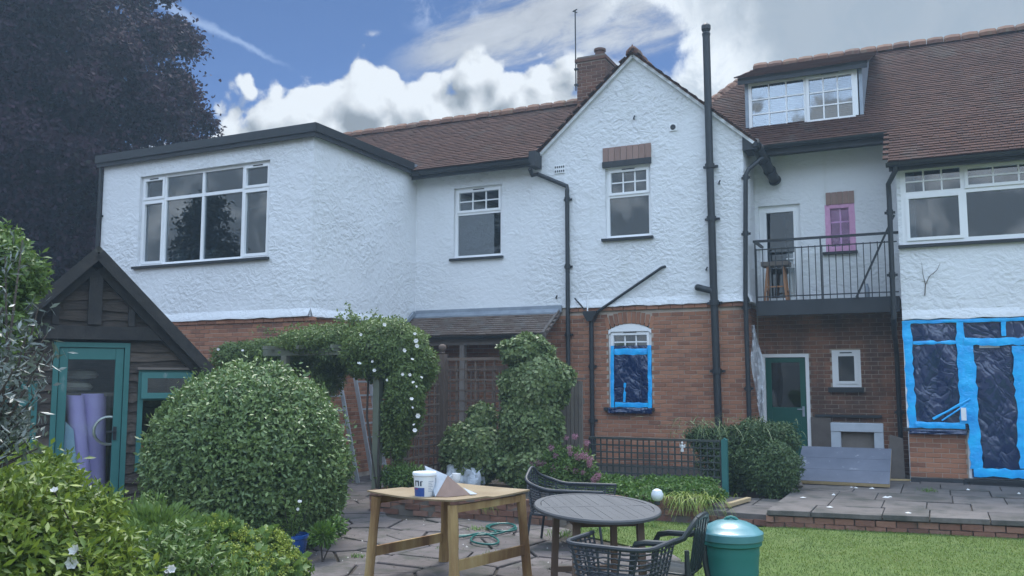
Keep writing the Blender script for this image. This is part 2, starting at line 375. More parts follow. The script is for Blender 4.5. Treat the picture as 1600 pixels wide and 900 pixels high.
M['teal_paint'] = material('teal_shed_paint', [(.026, .125, .115), (.040, .16, .148)], .5, scale=4, stain=(6, .62, .78, (.32, .34, .33), .6))
M['lintel'] = material('pinkish_lintel_brick', [(.22, .14, .115), (.31, .20, .165), (.27, .19, .165)], .9, 'random', 18, bump=(40, .5, .006))
M['darkwood'] = material('tarred_boards', [(.014, .011, .010), (.042, .033, .027), (.11, .085, .066), (.20, .16, .125)], .85, 'random', 5, bump=(18, .8, .014), aniso=(1, 1.2, 14), mixn=.72)
M['trelwood'] = material('brown_trellis_wood', [(.075, .050, .038), (.125, .088, .068), (.18, .135, .108)], .85, 'random', 7, bump=(20, .5, .006), mixn=.6)
M['greywood'] = material('weathered_grey_wood', [(.085, .068, .058), (.15, .125, .108), (.22, .19, .165)], .85, 'random', 7, bump=(20, .5, .006), mixn=.6)
M['soil'] = material('dark_soil', [(.030, .024, .018), (.065, .052, .040)], .95, scale=9, bump=(25, .8, .02))
# ================================================================== THE HOUSE
YM, YE, YR, YB = 15.7, 12.28, 16.7, 15.3          # main wall, extension, recess, right-hand block
XL, XI, XG, XB, XRT = -14.93, -9.707, -2.95, -.47, 4.4
house = thing('house', 'white stuccoed house with red brick ground floor and brown tiled roofs', 'house', (-5, YM, 0))
def wall(name, axis, pos, a0, a1, z0, z1, openings, th, mat, parent=None):
    f = {'y': lambda a, z, d: (a, pos + d, z), 'x': lambda a, z, d: (pos - d, a, z), 'xm': lambda a, z, d: (pos + d, a, z)}[axis]
    A = sorted({a0, a1, *[q for o in openings for q in o[:2] if a0 < q < a1]}); Z = sorted({z0, z1, *[q for o in openings for q in o[2:4] if z0 < q < z1]})
    solid = lambda i, j: 0 <= i < len(A) - 1 and 0 <= j < len(Z) - 1 and not any(o[0] - 1e-6 <= A[i] and A[i + 1] <= o[1] + 1e-6 and o[2] - 1e-6 <= Z[j] and Z[j + 1] <= o[3] + 1e-6 for o in openings)
    b = MB()
    for i in range(len(A) - 1):
        for j in range(len(Z) - 1):
            if not solid(i, j): continue
            p, q, u, v = A[i], A[i + 1], Z[j], Z[j + 1]
            b.add([f(p, u, 0), f(q, u, 0), f(q, v, 0), f(p, v, 0)], [(0, 1, 2, 3)]); b.add([f(p, u, th), f(p, v, th), f(q, v, th), f(q, u, th)], [(0, 1, 2, 3)])
            for di, dj, s in ((-1, 0, (p, u, p, v)), (1, 0, (q, u, q, v)), (0, -1, (p, u, q, u)), (0, 1, (p, v, q, v))):
                if not solid(i + di, j + dj): b.add([f(s[0], s[1], 0), f(s[2], s[3], 0), f(s[2], s[3], th), f(s[0], s[1], th)], [(0, 1, 2, 3)])
    return b.build(name, mat, parent or house)
# shared brick shapes, unit length along x, so that alike bricks share mesh data
def brick_mesh(name, mat, h=.065, d=.03, rough=.003, seed=0):
    rr = random.Random(seed); b = MB(); c = .004
    j = lambda: rr.uniform(-rough, rough)
    fr = [(c, 0, c), (1 - c, 0, c), (1 - c, 0, h - c), (c, 0, h - c)]; md = [(0, c, 0), (1, c, 0), (1, c, h), (0, c, h)]; bk = [(0, d, 0), (1, d, 0), (1, d, h), (0, d, h)]
    vs = [(x, y + abs(j()), z + j() * .5) for x, y, z in fr] + [(x, y, z + j() * .5) for x, y, z in md] + bk
    b.add(vs, [(0, 1, 2, 3)] + [(k, (k + 1) % 4, 4 + (k + 1) % 4, 4 + k) for k in range(4)] + [(4 + k, 4 + (k + 1) % 4, 8 + (k + 1) % 4, 8 + k) for k in range(4)])
    return b.mesh(name, mat)
BM_ = [brick_mesh('brick', M['brick'], seed=i) for i in range(5)]
CBM = [brick_mesh('brick', M['cbrick'], seed=i) for i in range(3)]
SBM = [brick_mesh('brick', M['sbrick'], seed=i) for i in range(4)]
GBM = [brick_mesh('garden_brick', M['gbrick'], d=.09, rough=.008, seed=i + 20) for i in range(6)]
def courses(a0, a1, z0, z1, openings, pitch=.225, gap=.010, ch=.075):
    rr = random.Random(int(a0 * 1000) + int(z0 * 100)); out = []; k = 0; z = z0
    while z + .06 < z1:
        if z + .065 > z1: break
        a = a0 - (.1125 if k % 2 else 0)
        while a < a1:
            segs = [(max(a, a0), min(a + pitch - gap, a1))]
            for o in openings:
                if o[2] < z + .05 and o[3] > z + .02:
                    ns = []
                    for s, e in segs:
                        if o[1] <= s or o[0] >= e: ns.append((s, e)); continue
                        if o[0] > s: ns.append((s, o[0]))
                        if o[1] < e: ns.append((o[1], e))
                    segs = ns
            out += [(s, e, z) for s, e in segs if e - s > .035]
            a += pitch
        z += ch; k += 1
    return out
def brickwork(parent, axis, pos, a0, a1, z0, z1, openings, single=0, key=None, proud=.010, sooty=False):
    """bricks standing proud of the mortar face; the `single` largest in view are objects, the rest one joined part"""
    cs = courses(a0, a1, z0, z1, openings)
    cs.sort(key=key or (lambda q: 0)); b = MB(); base = W[parent.name].translation
    for i, (s, e, z) in enumerate(cs):
        y = -proud + random.uniform(-.003, .003); L = e - s
        if i < single:
            o = bpy.data.objects.new('brick', random.choice(CBM if sooty == 2 else SBM if sooty else BM_)); COL.objects.link(o); o.parent = parent
            if axis == 'y': o.location = Vector((s, pos + y, z)) - base
            o.scale = (L, 1, 1)
        else:
            t = random.random(); h = .065
            f = {'y': lambda a, zz, d: (a, pos + d, zz), 'x': lambda a, zz, d: (pos - d, a, zz)}[axis]; c = .003
            b.add([f(s, z, y + .004), f(e, z, y + .004), f(e, z + h, y + .004), f(s, z + h, y + .004), f(s + c, z + c, y), f(e - c, z + c, y), f(e - c, z + h - c, y), f(s + c, z + h - c, y), f(s, z, .01), f(e, z, .01), f(e, z + h, .01), f(s, z + h, .01)],
                  [(4, 5, 6, 7)] + [(k, (k + 1) % 4, 4 + (k + 1) % 4, 4 + k) for k in range(4)] + [(8 + k, 8 + (k + 1) % 4, (k + 1) % 4, k) for k in range(4)], t)
    if b.v: tag(b.build('bricks', M['sbricks' if sooty else 'bricks'], parent, tint=True), kind='stuff')
# ---- window builder
def window(Y, x0, x1, z0, z1, lights, sill=.05, fw=.06, rec=.07, name='window', glass='glass', frame='upvc', sillmat='black', vents=(), bars=.024, pitchy=0):
    b = MB(); Wd, H = x1 - x0, z1 - z0; h = fw / 2
    y0, y1 = Y + rec, Y + rec + .07
    b.box(x0, x0 + h, y0, y1, z0, z1); b.box(x1 - h, x1, y0, y1, z0, z1); b.box(x0 + h, x1 - h, y0, y1, z1 - h, z1); b.box(x0 + h, x1 - h, y0, y1, z0, z0 + h)
    X0, Z0, WW, HH = x0 + h, z0 + h, Wd - fw, H - fw; kids = []
    for (a, c, u, v, kind, nx, nz) in lights:
        p, q, s, t = X0 + a * WW, X0 + c * WW, Z0 + u * HH, Z0 + v * HH
        b.box(p, p + h, y0, y1, s, t); b.box(q - h, q, y0, y1, s, t); b.box(p + h, q - h, y0, y1, s, s + h); b.box(p + h, q - h, y0, y1, t - h, t)
        p += h; q -= h; s += h; t -= h
        if kind == 'sash':
            k = MB(); e = .048; ya, yb = y0 - .022, y1 - .01
            p -= .012; q += .012; s -= .012; t += .012
            k.box(p, p + e, ya, yb, s, t); k.box(q - e, q, ya, yb, s, t); k.box(p + e, q - e, ya, yb, s, s + e); k.box(p + e, q - e, ya, yb, t - e, t); kids.append(('sash', k, frame))
            p += e; q -= e; s += e; t -= e
        k = MB(); k.box(p, q, y0 + .03, y0 + .042, s, t); kids.append(('pane', k, glass))
        for i in range(1, nx): xx = p + (q - p) * i / nx; k = MB(); k.box(xx - bars / 2, xx + bars / 2, y0 + .010, y0 + .029, s, t); kids.append(('glazing_bar', k, frame))
        for i in range(1, nz): zz = s + (t - s) * i / nz; k = MB(); k.box(p, q, y0 + .012, y0 + .0285, zz - bars / 2, zz + bars / 2); kids.append(('glazing_bar', k, frame))
    wn = b.build(name, M[frame], house)
    for nm, k, mt in kids: k.build(nm, M[mt], wn)
    for (a, zz, wd) in vents:
        xx = x0 + a * Wd; zz = z0 + zz * H; MB().box(xx - wd / 2, xx + wd / 2, y0 - .032, y0 - .0225, zz - .009, zz + .009).build('trickle_vent', M['fascia'], wn)
    if sill: MB().box(x0 - .07, x1 + .04, Y - .07, Y + rec + .02, z0 - sill, z0 - .002).build('sill', M[sillmat], wn)
    return wn
# ---- openings
EW = rect(YE, 217, 420, 263, 409); MW = rect(YM, 709, 784, 291, 402); GW = rect(YM, 946, 1017, 259, 371); LW = rect(YM, 950, 1018, 505, 637)
UD = rect(YR, 1187, 1252, 320, 476); PW = rect(YR, 1291, 1335, 319, 393); GD = rect(YR, 1192, 1266, 553, 716); SW = rect(YR, 1300, 1345, 547, 605)
DW_ = rect(16.82, 1170, 1341, 119, 198)
BW = (XB + .06, 3.3, 3.875, 5.13)
ZB = 3.12
# ---- walls
wall('stucco_wall', 'y', YE, XL, XI, 2.84, 6.03, [EW], .25, M['stucco'])
wall('stucco_wall', 'x', XI, YE + .25, YM, 2.84, 6.03, [], .25, M['stucco'])
wall('stucco_wall', 'y', YM, XI, XG, ZB, 6.0, [MW, GW], .25, M['stucco'])
gm = MB().prism([(-6.9, 6.0), (XG, 6.0), (XG, 6.08), (-4.94, 7.84), (-6.9, 6.12)], 'xz', YM, YM + .25).build('gable_wall', M['stucco'], house)
wall('stucco_wall', 'x', XG, YM + .25, YR, ZB, 6.2, [], .25, M['stucco'])
wall('stucco_wall', 'y', YR, XG, XB, 3.02, 6.35, [UD, PW], .25, M['stucco'])
wall('stucco_wall', 'y', YB, XB, XRT, 2.70, 5.22, [BW], .25, M['stucco'])
wall('stucco_wall', 'xm', XB, YB + .25, YR, .0, 5.45, [], .25, M['stucco'])
# bell-cast drip at the foot of the render: thick rounded lip
def lip(p, q, z, out):
    n = 26; b = MB(); p, q, out = Vector(p), Vector(q), Vector(out); vs = []; fs = []
    for i in range(n + 1):
        c_ = p.lerp(q, i / n); j = random.uniform(-.012, .012); k = random.uniform(-.008, .012)
        for o_, h_ in ((-.01, .17), (.012, .10), (.05 + k, .02), (.052 + k, -.012 + j), (.0, -.02 + j), (-.02, -.015)):
            v = c_ + out * o_; vs.append((v.x, v.y, z + h_))
    for i in range(n): fs += [(i * 6 + k, i * 6 + k + 1, i * 6 + k + 7, i * 6 + k + 6) for k in range(5)]
    b.add(vs, fs); b.build('render_lip', M['stucco'], house, smooth=True)
lip((-6.25, YM, 0), (XG, YM, 0), ZB, (0, -1, 0)); lip((XG, YM, 0), (XG, YR, 0), ZB, (1, 0, 0))
lip((XL, YE, 0), (XI, YE, 0), 2.85, (0, -1, 0)); lip((XI, YE, 0), (XI, YM, 0), 2.85, (1, 0, 0)); lip((XB, YB, 0), (XRT, YB, 0), 2.705, (0, -1, 0))
# brick lower walls
wb = wall('brick_wall', 'y', YE + .03, XL, XI - .03, -.1, 2.839, [], .2, M['mortar'])
brickwork(wb, 'y', YE + .03, XL, XI - .03, .05, 2.83, [], single=120, key=lambda q: (q[2] < 2.2, abs(q[0] + 10.8)))
we = wall('brick_wall', 'x', XI - .03, YE + .231, YM + .3, -.1, 2.839, [], .2, M['mortar']); brickwork(we, 'x', XI - .03, YE + .03, YM + .05, .05, 2.83, [])
wm = wall('brick_wall', 'y', YM + .03, XI - .01, XG - .03, -.1, ZB - .001, [LW], .2, M['mortar'])
arch = [(LW[0] - .02, LW[1] + .02, LW[3] - .001, LW[3] + .24)]
soldier = [(XI, XG, ZB - .10, ZB)]
brickwork(wm, 'y', YM + .03, XI, XG - .03, .05, ZB - .10, [LW] + arch, single=300, key=lambda q: (not (-6.3 < q[0] and q[2] > .55), abs(q[0] + 3.9) + abs(q[2] - 1.7) * .3))
wr = wall('brick_wall', 'x', XG - .03, YM + .231, YR, -.1, ZB - .001, [], .2, M['mortar']); brickwork(wr, 'x', XG - .03, YM + .03, YR, .05, ZB - .02, [])
wd_ = wall('brick_wall', 'y', YR + .03, XG - .2, XB + .02, -.1, 3.019, [GD, SW], .2, M['mortar'])
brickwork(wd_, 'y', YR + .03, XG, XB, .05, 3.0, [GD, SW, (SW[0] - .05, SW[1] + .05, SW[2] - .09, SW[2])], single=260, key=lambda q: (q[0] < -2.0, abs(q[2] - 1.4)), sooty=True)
BD = (.36, 1.95, .27, 2.69); BG = (XB + .02, .34, 1.01, 2.69)
wbb = wall('brick_wall', 'y', YB + .03, XB + .02, XRT, -.1, 2.699, [BD, BG], .2, M['mortar'])
brickwork(wbb, 'y', YB + .03, XB + .02, 2.6, .26, 2.69, [(.34, 1.97, -1, 3), (XB, .34, 1.0, 3)], single=160, key=lambda q: q[0])
# arch of upright bricks over the ground window, edge course under the render
b = MB(); cx = (LW[0] + LW[1]) / 2; hw = (LW[1] - LW[0]) / 2
for i in range(11):
    a = (i + .5 - 5.5) / 5.5; x = cx + a * (hw + .03); dip = .115 * a * a; tl = a * .05
    o = MB(); wdt = (2 * hw + .06) / 11 * .44
    o.hexa([(x - wdt, YM + .018, LW[3] - dip), (x + wdt, YM + .018, LW[3] - dip), (x + wdt, YM + .06, LW[3] - dip), (x - wdt, YM + .06, LW[3] - dip), (x - wdt + tl, YM + .018, LW[3] + .215 - dip), (x + wdt + tl, YM + .018, LW[3] + .215 - dip), (x + wdt + tl, YM + .06, LW[3] + .215 - dip), (x - wdt + tl, YM + .06, LW[3] + .215 - dip)])
    o.build('arch_brick', M['brick'], wm)
x = -6.3
while x < XG - .1:
    MB().box(x, x + .212, YM - .018, YM + .05, ZB - .085, ZB - .024).build('edge_brick', M['brick'], wm); x += .222
x = XL
while x < XI - .1:
    MB().box(x, x + .212, YE - .012, YE + .05, 2.765, 2.826).build('edge_brick', M['brick'], wb); x += .222
# lintels
for (x0, x1, z0, z1, Y, n) in ((*rect(YM, 942, 1018, 228, 250), YM, 8), (*rect(YR, 1290, 1335, 300, 319), YR, 5)):
    lt = MB().box(x0 + .005, x1 - .005, Y - .012, Y + .05, z0 + .003, z1 - .003).build('lintel', M['mortar'], house)
    for i in range(n): MB().box(x0 + (x1 - x0) * i / n + .005, x0 + (x1 - x0) * (i + 1) / n - .005, Y - .026 - random.uniform(0, .006), Y - .0125, z0, z1).build('lintel_brick', M['lintel'], lt)
lx = rect(YM, 942, 1018, 250, 259); MB().box(lx[0], lx[1], YM - .05, YM + .03, lx[2], lx[3] - .002).build('drip_strip', M['fascia'], house)
# hidden shell and rooms
for a in (('y', 20.4, XL, XG, 0, 6.2, []), ('y', 24.2, XG, XRT, 0, 5.6, [(-4.2, -3.1, 3.6, 5.1)]), ('xm', XL, YE + .25, 20.4, 0, 6.03, []), ('x', XRT, YB + .25, 24.2, 0, 5.4, []), ('x', XG, YR + .05, 24.2, 0, 6.4, [(17.5, 23.6, 3.1, 5.4)])):
    wall('rear_wall', *a[:6], a[6], .2, M['room'])
for a in ((XL + .3, XI - .3, YE + .3, 20.3), (XI - .29, XG - .3, YM + .3, 20.3), (XG, XRT - .3, YR + .32, 24.1)):
    MB().box(a[0], a[1], a[2], a[3], 2.86, 3.0).build('floor_slab', M['room'], house); MB().box(a[0], a[1], a[2], a[3], 5.70, 5.8).build('room_ceiling', M['room'], house)
for a in ((XL + .3, XI - .3, YE + 3.4), (XI - .29, -6.6, YM + 2.2), (-6.5, XG - .3, YM + .9), (-2.2, XRT - .3, YR + 2.4)):
    MB().box(a[0], a[1], a[2], a[2] + .1, 3.01, 5.69).build('room_wall', M['room'], house)
# ---- windows
S = 'sash'; Fx = 'fixed'
window(YE, *EW, [(0, .185, .735, 1, S, 1, 1), (.185, .49, .735, 1, Fx, 1, 1), (.49, .80, .735, 1, Fx, 1, 1), (.80, 1, .735, 1, S, 1, 1),
                 (0, .185, 0, .735, S, 1, 1), (.185, .49, 0, .735, Fx, 1, 1), (.49, .80, 0, .735, Fx, 1, 1), (.80, 1, 0, .735, S, 1, 1)], vents=((.10, .965, .22), (.90, .965, .22)))
window(YM, *MW, [(0, 1, .64, 1, S, 3, 2), (0, 1, 0, .64, Fx, 1, 1)], vents=((.5, .965, .25),))
window(YM, *GW, [(0, 1, .60, 1, S, 3, 2), (0, 1, 0, .60, Fx, 1, 1)], vents=((.5, .965, .25),))
window(YM, LW[0], LW[1], LW[2], LW[3], [(0, 1, .66, .92, S, 3, 2), (0, 1, 0, .66, Fx, 1, 1), (0, 1, .92, 1, Fx, 1, 1)], sill=.06, vents=((.5, .895, .25),))
MB().prism([(LW[0] + .004, LW[3] - .20)] + [(cx_ + a_ * (LW[1] - LW[0] - .008) / 2, LW[3] - .115 * a_ * a_ - .003) for cx_ in [(LW[0] + LW[1]) / 2] for a_ in (-1, -.75, -.5, -.25, 0, .25, .5, .75, 1)] + [(LW[1] - .004, LW[3] - .20), (LW[1] - .06, LW[3] - .15), (LW[0] + .06, LW[3] - .15)], 'xz', YM + .03, YM + .047).build('arched_head', M['upvc'], house)
window(YR, *PW, [(0, 1, 0, 1, Fx, 2, 3)], fw=.07)
window(YR, *SW, [(0, 1, 0, 1, S, 1, 1)], glass='darkglass', fw=.07, sill=.09, rec=.03, vents=((.5, .93, .2),))
window(YB, *BW, [(0, .235, .655, 1, Fx, 3, 2), (.235, .56, .655, 1, S, 3, 2), (.56, .80, .655, 1, S, 3, 2), (.80, 1, .655, 1, Fx, 3, 2), (0, .235, 0, .655, S, 1, 1), (.235, .56, 0, .655, Fx, 1, 1), (.56, .80, 0, .655, Fx, 1, 1), (.80, 1, 0, .655, S, 1, 1)], rec=.0, fw=.075, vents=((.40, .97, .35), (.68, .97, .3)))
window(YB, *BG, [(0, 1, .80, 1, Fx, 1, 1), (0, 1, 0, .80, Fx, 1, 1)], rec=.02, fw=.08)
window(YB, *BD, [(0, .40, .855, 1, Fx, 1, 1), (.40, 1, .855, 1, Fx, 1, 1), (0, .47, 0, .855, S, 1, 1), (.47, 1, 0, .855, S, 1, 1)], rec=.02, fw=.08, sill=.05, name='patio_door')
dw = window(16.82, *DW_, [(0, .535, 0, 1, Fx, 3, 3), (.535, 1, 0, 1, S, 3, 3)], rec=-.03, sill=.03, vents=((.76, .975, .3),))
# upstairs glazed door
ud = window(YR, UD[0], UD[1], UD[2], UD[3], [(0, 1, 0, 1, S, 1, 1)], fw=.09, sill=0, name='balcony_door')
MB().bar((UD[1] - .13, YR + .02, 3.95), (UD[1] - .27, YR + .02, 3.95), .02).box(UD[1] - .145, UD[1] - .115, YR + .03, YR + .05, 3.85, 4.07).build('door_handle', M['upvc'], ud)
# ground floor green door
fr = MB(); e = .06
fr.box(GD[0], GD[0] + e, YR, YR + .1, GD[2], GD[3]); fr.box(GD[1] - e, GD[1], YR, YR + .1, GD[2], GD[3]); fr.box(GD[0] + e, GD[1] - e, YR, YR + .1, GD[3] - e, GD[3])
gd = fr.build('back_door', M['upvc'], house)
lf = MB(); a0, a1, z0, z1 = GD[0] + e + .004, GD[1] - e - .004, GD[2] + .01, GD[3] - e - .004; zm = z0 + (z1 - z0) * .50; yy0, yy1 = YR + .03, YR + .075
lf.box(a0, a0 + .10, yy0, yy1, z0, z1); lf.box(a1 - .10, a1, yy0, yy1, z0, z1); lf.box(a0 + .10, a1 - .10, yy0, yy1, z1 - .09, z1); lf.box(a0 + .10, a1 - .10, yy0, yy1, z0, zm)
lf.build('door_leaf', M['green_paint'], gd, bevel=.004)
MB().box(a0 + .101, a1 - .101, yy0 + .02, yy0 + .03, zm + .001, z1 - .091).build('pane', M['darkglass'], gd)
MB().box(a1 - .075, a1 - .035, yy0 - .012, yy0 - .001, zm - .16, zm + .02).bar((a1 - .055, yy0 - .03, zm - .03), (a1 - .16, yy0 - .03, zm - .03), .018).build('door_handle', M['lead'], gd)
MB().box(GD[0] - .1, GD[1] + .1, YR - .3, YR - .001, .0, GD[2] - .004).build('door_step', M['gmortar'], house)
# ---- roofs
def inside(poly, x, y):
    c_ = False; j = len(poly) - 1
    for i in range(len(poly)):
        (xi, yi), (xj, yj) = poly[i], poly[j]
        if (yi > y) != (yj > y) and x < (xj - xi) * (y - yi) / (yj - yi) + xi: c_ = not c_
        j = i
    return c_
def tiles(parent, O, U, V, poly, gauge=.105, wdt=.168, name='roof_tiles', mat='tiles'):
    """courses of plain tiles; O origin, U along the eaves, V up the slope, poly in (u, v)"""
    O, U, V = Vector(O), Vector(U).normalized(), Vector(V).normalized(); N = U.cross(V)
    if N.z < 0: N = -N
    us = [p[0] for p in poly]; vs_ = [p[1] for p in poly]; b = MB(); v = min(vs_); k = 0; L = gauge * 1.55
    while v < max(vs_):
        u = min(us) - (wdt / 2 if k % 2 else 0)
        while u < max(us):
            if inside(poly, u + wdt / 2, v + gauge / 2):
                j = random.uniform(-.003, .003); s = random.uniform(0, .004); ll = random.uniform(-.008, .008); g = .003
                p = lambda a, c_, h: O + U * a + V * c_ + N * h
                b.add([p(u + g, v + ll, .027 + j + s), p(u + wdt - g, v + ll, .027 + j), p(u + wdt - g, v + L, .006), p(u + g, v + L, .006), p(u + g, v + ll, .004 + j), p(u + wdt - g, v + ll, .004 + j)],
                      [(0, 1, 2, 3), (4, 5, 1, 0), (4, 0, 3), (1, 5, 2)], min(1, max(0, random.gauss(.5, .20))))
            u += wdt
        v += gauge; k += 1
    me = bpy.data.meshes.new(name); inv = W[parent.name].inverted(); me.from_pydata([inv @ Vector(q) for q in b.v], [], b.f)
    me.attributes.new('tint', 'FLOAT', 'FACE').data.foreach_set('value', b.t); me.materials.append(M[mat])
    return tag(link(name, me, parent), kind='stuff')
def slab(name, pts, th, mat, parent=None):
    pts = [Vector(p) for p in pts]; n = (pts[1] - pts[0]).cross(pts[2] - pts[0]).normalized()
    if n.z < 0: n = -n
    k = len(pts); b = MB().add(pts + [p - n * th for p in pts], [tuple(range(k)), tuple(range(k, 2 * k))[::-1]] + [(i, (i + 1) % k, k + (i + 1) % k, k + i) for i in range(k)])
    return b.build(name, mat, parent or house)
def ridge_mesh():
    b = MB(); prof = [(-.14, -.10), (-.125, -.02), (-.045, .055), (.045, .055), (.125, -.02), (.14, -.10)]; vs = []
    for u, s in ((0, .80), (.025, .98), (.15, 1.06), (.285, .99), (.312, .82)):
        vs += [(u, a * s, -.1 + (h + .1) * s) for a, h in prof]
    fs = [(i * 6 + k, i * 6 + (k + 1) % 6, (i + 1) * 6 + (k + 1) % 6, (i + 1) * 6 + k) for i in range(4) for k in range(6)] + [tuple(range(6)), tuple(range(24, 30))]
    b.add(vs, fs); return b.mesh('ridge_tile', M['ridge'])
RM = ridge_mesh()
def ridge(parent, p, q, rise=.03):
    p, q = Vector(p), Vector(q); d = (q - p); n = int(d.length / .318); rot = d.to_track_quat('X', 'Z').to_euler(); base = W[parent.name].translation
    for i in range(n):
        o = bpy.data.objects.new('ridge_tile', RM); COL.objects.link(o); o.parent = parent; o.rotation_euler = rot; o.rotation_euler.x += random.uniform(-.05, .05)
        o.location = p + d * (i / n) + Vector((0, 0, rise + random.uniform(-.008, .008))) - base; s = random.uniform(.95, 1.04); o.scale = (1, s, s)
# middle roof
ME, MR, sm = 15.38, 17.9, .70; zme = 6.05; zmr = zme + (MR - ME) * sm
r1 = slab('roof', [(-14.2, ME, zme), (-6.95, ME, zme), (-6.95, 15.96, zme + .58 * sm), (-5, 15.96, zme + .58 * sm), (-5, MR, zmr), (-14.2, MR, zmr)], .06, M['fascia'])
slab('roof_back', [(-14.2, MR + .01, zmr), (-5, MR + .01, zmr), (-5, 20.6, zme), (-14.2, 20.6, zme)], .06, M['fascia'])
V_ = (0, 1, sm); lv = math.hypot(MR - ME, zmr - zme); k_ = .58 * math.hypot(1, sm)
tiles(r1, (0, ME - .03, zme - .02), (1, 0, 0), V_, [(-14.2, 0), (-6.93, 0), (-6.93, k_), (-5, k_), (-5, lv), (-14.2, lv)])
ridge(r1, (-14.2, MR, zmr + .03), (-6.86, MR, zmr + .03))
MB().prism([(-14.2, zme), (-14.2, zme + .01), (-14.2, zmr)], 'xz', 0, 0.001) if False else None
# gable roof (its verge shows)
GA = (-4.94, 7.90); gs = .885
for s, xe in ((-1, -6.98), (1, -2.72)):
    ze = GA[1] - gs * abs(xe - GA[0])
    g = slab('roof', [(xe, YM - .07, ze), (GA[0], YM - .07, GA[1]), (GA[0], 18.6, GA[1]), (xe, 18.6, ze)], .035, M['ridge'])
    tiles(g, (xe, YM - .085, ze), (0, 1, 0), (GA[0] - xe, 0, GA[1] - ze), [(0, 0), (2.9, 0), (2.9, math.hypot(GA[0] - xe, GA[1] - ze)), (0, math.hypot(GA[0] - xe, GA[1] - ze))])
    # mortar-bedded undercloak along the verge
    MB().bar((xe + s * -.03, YM - .036, ze - .035), (GA[0], YM - .036, GA[1] - .062), .07, .05).build('verge_bedding', M['stucco'], house)
ridge(g, (GA[0], YM - .10, GA[1] + .03), (GA[0], 17.4, GA[1] + .03))
MB().add([(GA[0] - .07, YM - .1, GA[1] + .0), (GA[0] + .07, YM - .1, GA[1] + .0), (GA[0], YM - .06, GA[1] + .17), (GA[0], YM + .06, GA[1] + .03)], [(0, 1, 2), (1, 3, 2), (3, 0, 2), (0, 3, 1)]).build('ridge_finial', M['ridge'], house)
# right-hand roof: one plane over recess and right block
ps = .73; RP = lambda x, y: (x, y, 5.2 + ps * (y - 15.05)); RY = 19.8
poly = [(-.58, 15.05), (4.9, 15.05), (4.9, RY), (-3.43, RY), (-4.6, 17.3), (-3.0, 16.55), (-2.86, 16.1), (-.58, 16.1)]
r3 = slab('roof', [RP(*p) for p in poly], .06, M['fascia'])
slab('roof_back', [RP(-3.43, RY + .01), RP(4.9, RY + .01), (4.9, 24.6, 5.2), (-5.5, 24.6, 5.2)], .06, M['fascia'])
slab('roof_hip', [(-3.44, RY, 8.66), (-4.62, 17.3, 6.84), (-7, 17.3, 5.3), (-7, 24, 5.0), (-5.5, 24.6, 5.2)], .05, M['fascia'])
kk = math.hypot(1, ps); dorm = [(-3.09, 16.75), (-1.0, 16.75), (-1.0, 19.4), (-3.09, 19.4)]
tiles(r3, RP(0, 15.02), (1, 0, 0), (0, 1, ps), [(x, (y - 15.05) * kk) for x, y in poly])
ridge(r3, RP(-3.43, RY), RP(4.9, RY), .07); ridge(r3, RP(-4.55, 17.4), RP(-3.5, 19.66), .0)
# dormer
dz0, dz1 = DW_[2], DW_[3]; DX0, DX1 = -3.09, -1.0; yd = 16.80; zt = dz1 + .05
def cheek(x0, x1):
    zz = lambda y: 5.2 + ps * (y - 15.05)
    b = MB().prism([(yd, zz(yd) - .1), (yd, zt), (19.3, zt + .95), (19.3, zz(19.3) - .1)], 'yz', x0, x1); return b.build('dormer_cheek', M['lead'], house)
cheek(DX0, DX0 + .06); cheek(DX1 - .06, DX1)
MB().box(DX0 + .061, DX1 - .061, yd - .02, yd + .12, dz0 - .12, dz0 - .032).build('dormer_apron', M['lead'], house)
dr = slab('dormer_roof', [(DX0 - .1, yd - .16, zt + .02), (DX1 + .1, yd - .16, zt + .02), (DX1 + .1, 19.75, 8.66), (DX0 - .1, 19.75, 8.66)], .05, M['fascia'])
tiles(dr, (DX0 - .1, yd - .19, zt + .012), (1, 0, 0), (0, 19.75 - yd + .16, 8.66 - zt - .02), [(0, 0), (DX1 - DX0 + .2, 0), (DX1 - DX0 + .2, 3.2), (0, 3.2)])
MB().box(DX0 - .1, DX1 + .1, yd - .15, yd - .12, zt - .1, zt - .03).build('dormer_fascia', M['fascia'], house)
MB().box(DX0 + .02, DX1 - .02, yd - .119, yd + .1, zt - .06, zt - .031).build('dormer_soffit', M['fascia'], house)
# eaves boards and gutters
def gutter(p, q, r=.062):
    p, q = Vector(p), Vector(q); d = (q - p).normalized(); s = d.cross(Vector((0, 0, 1))); b = MB(); vs = []; n = 8
    for c_ in (p, q):
        for k in range(n + 1): a = math.pi * k / n; vs.append(c_ + s * math.cos(a) * r - Vector((0, 0, 1)) * math.sin(a) * r)
        for k in range(n, -1, -1): a = math.pi * k / n; vs.append(c_ + s * math.cos(a) * (r - .008) - Vector((0, 0, 1)) * math.sin(a) * (r - .008))
    m = 2 * (n + 1); b.add(vs, [(k, (k + 1) % m, m + (k + 1) % m, m + k) for k in range(m)] + [tuple(range(m)), tuple(range(m, 2 * m))])
    o = b.build('gutter', M['black'], house, smooth=True); L = (q - p).length
    for i in range(int(L / .9) + 1):
        c_ = p + d * min(L, .2 + i * .9); MB().tube([c_ + s * math.cos(math.pi * k / 6) * (r + .006) - Vector((0, 0, 1)) * math.sin(math.pi * k / 6) * (r + .006) for k in range(7)], .008, 5).build('bracket', M['black'], o)
    return o
MB().box(XI + .06, -6.95, ME + .02, ME + .045, 5.86, 6.02).build('fascia_board', M['fascia'], house); MB().box(XI, -6.95, ME + .046, YM - .001, 5.95, 5.97).build('soffit', M['fascia'], house)
gutter((XI + .1, ME - .05, 5.99), (-6.93, ME - .05, 5.97))
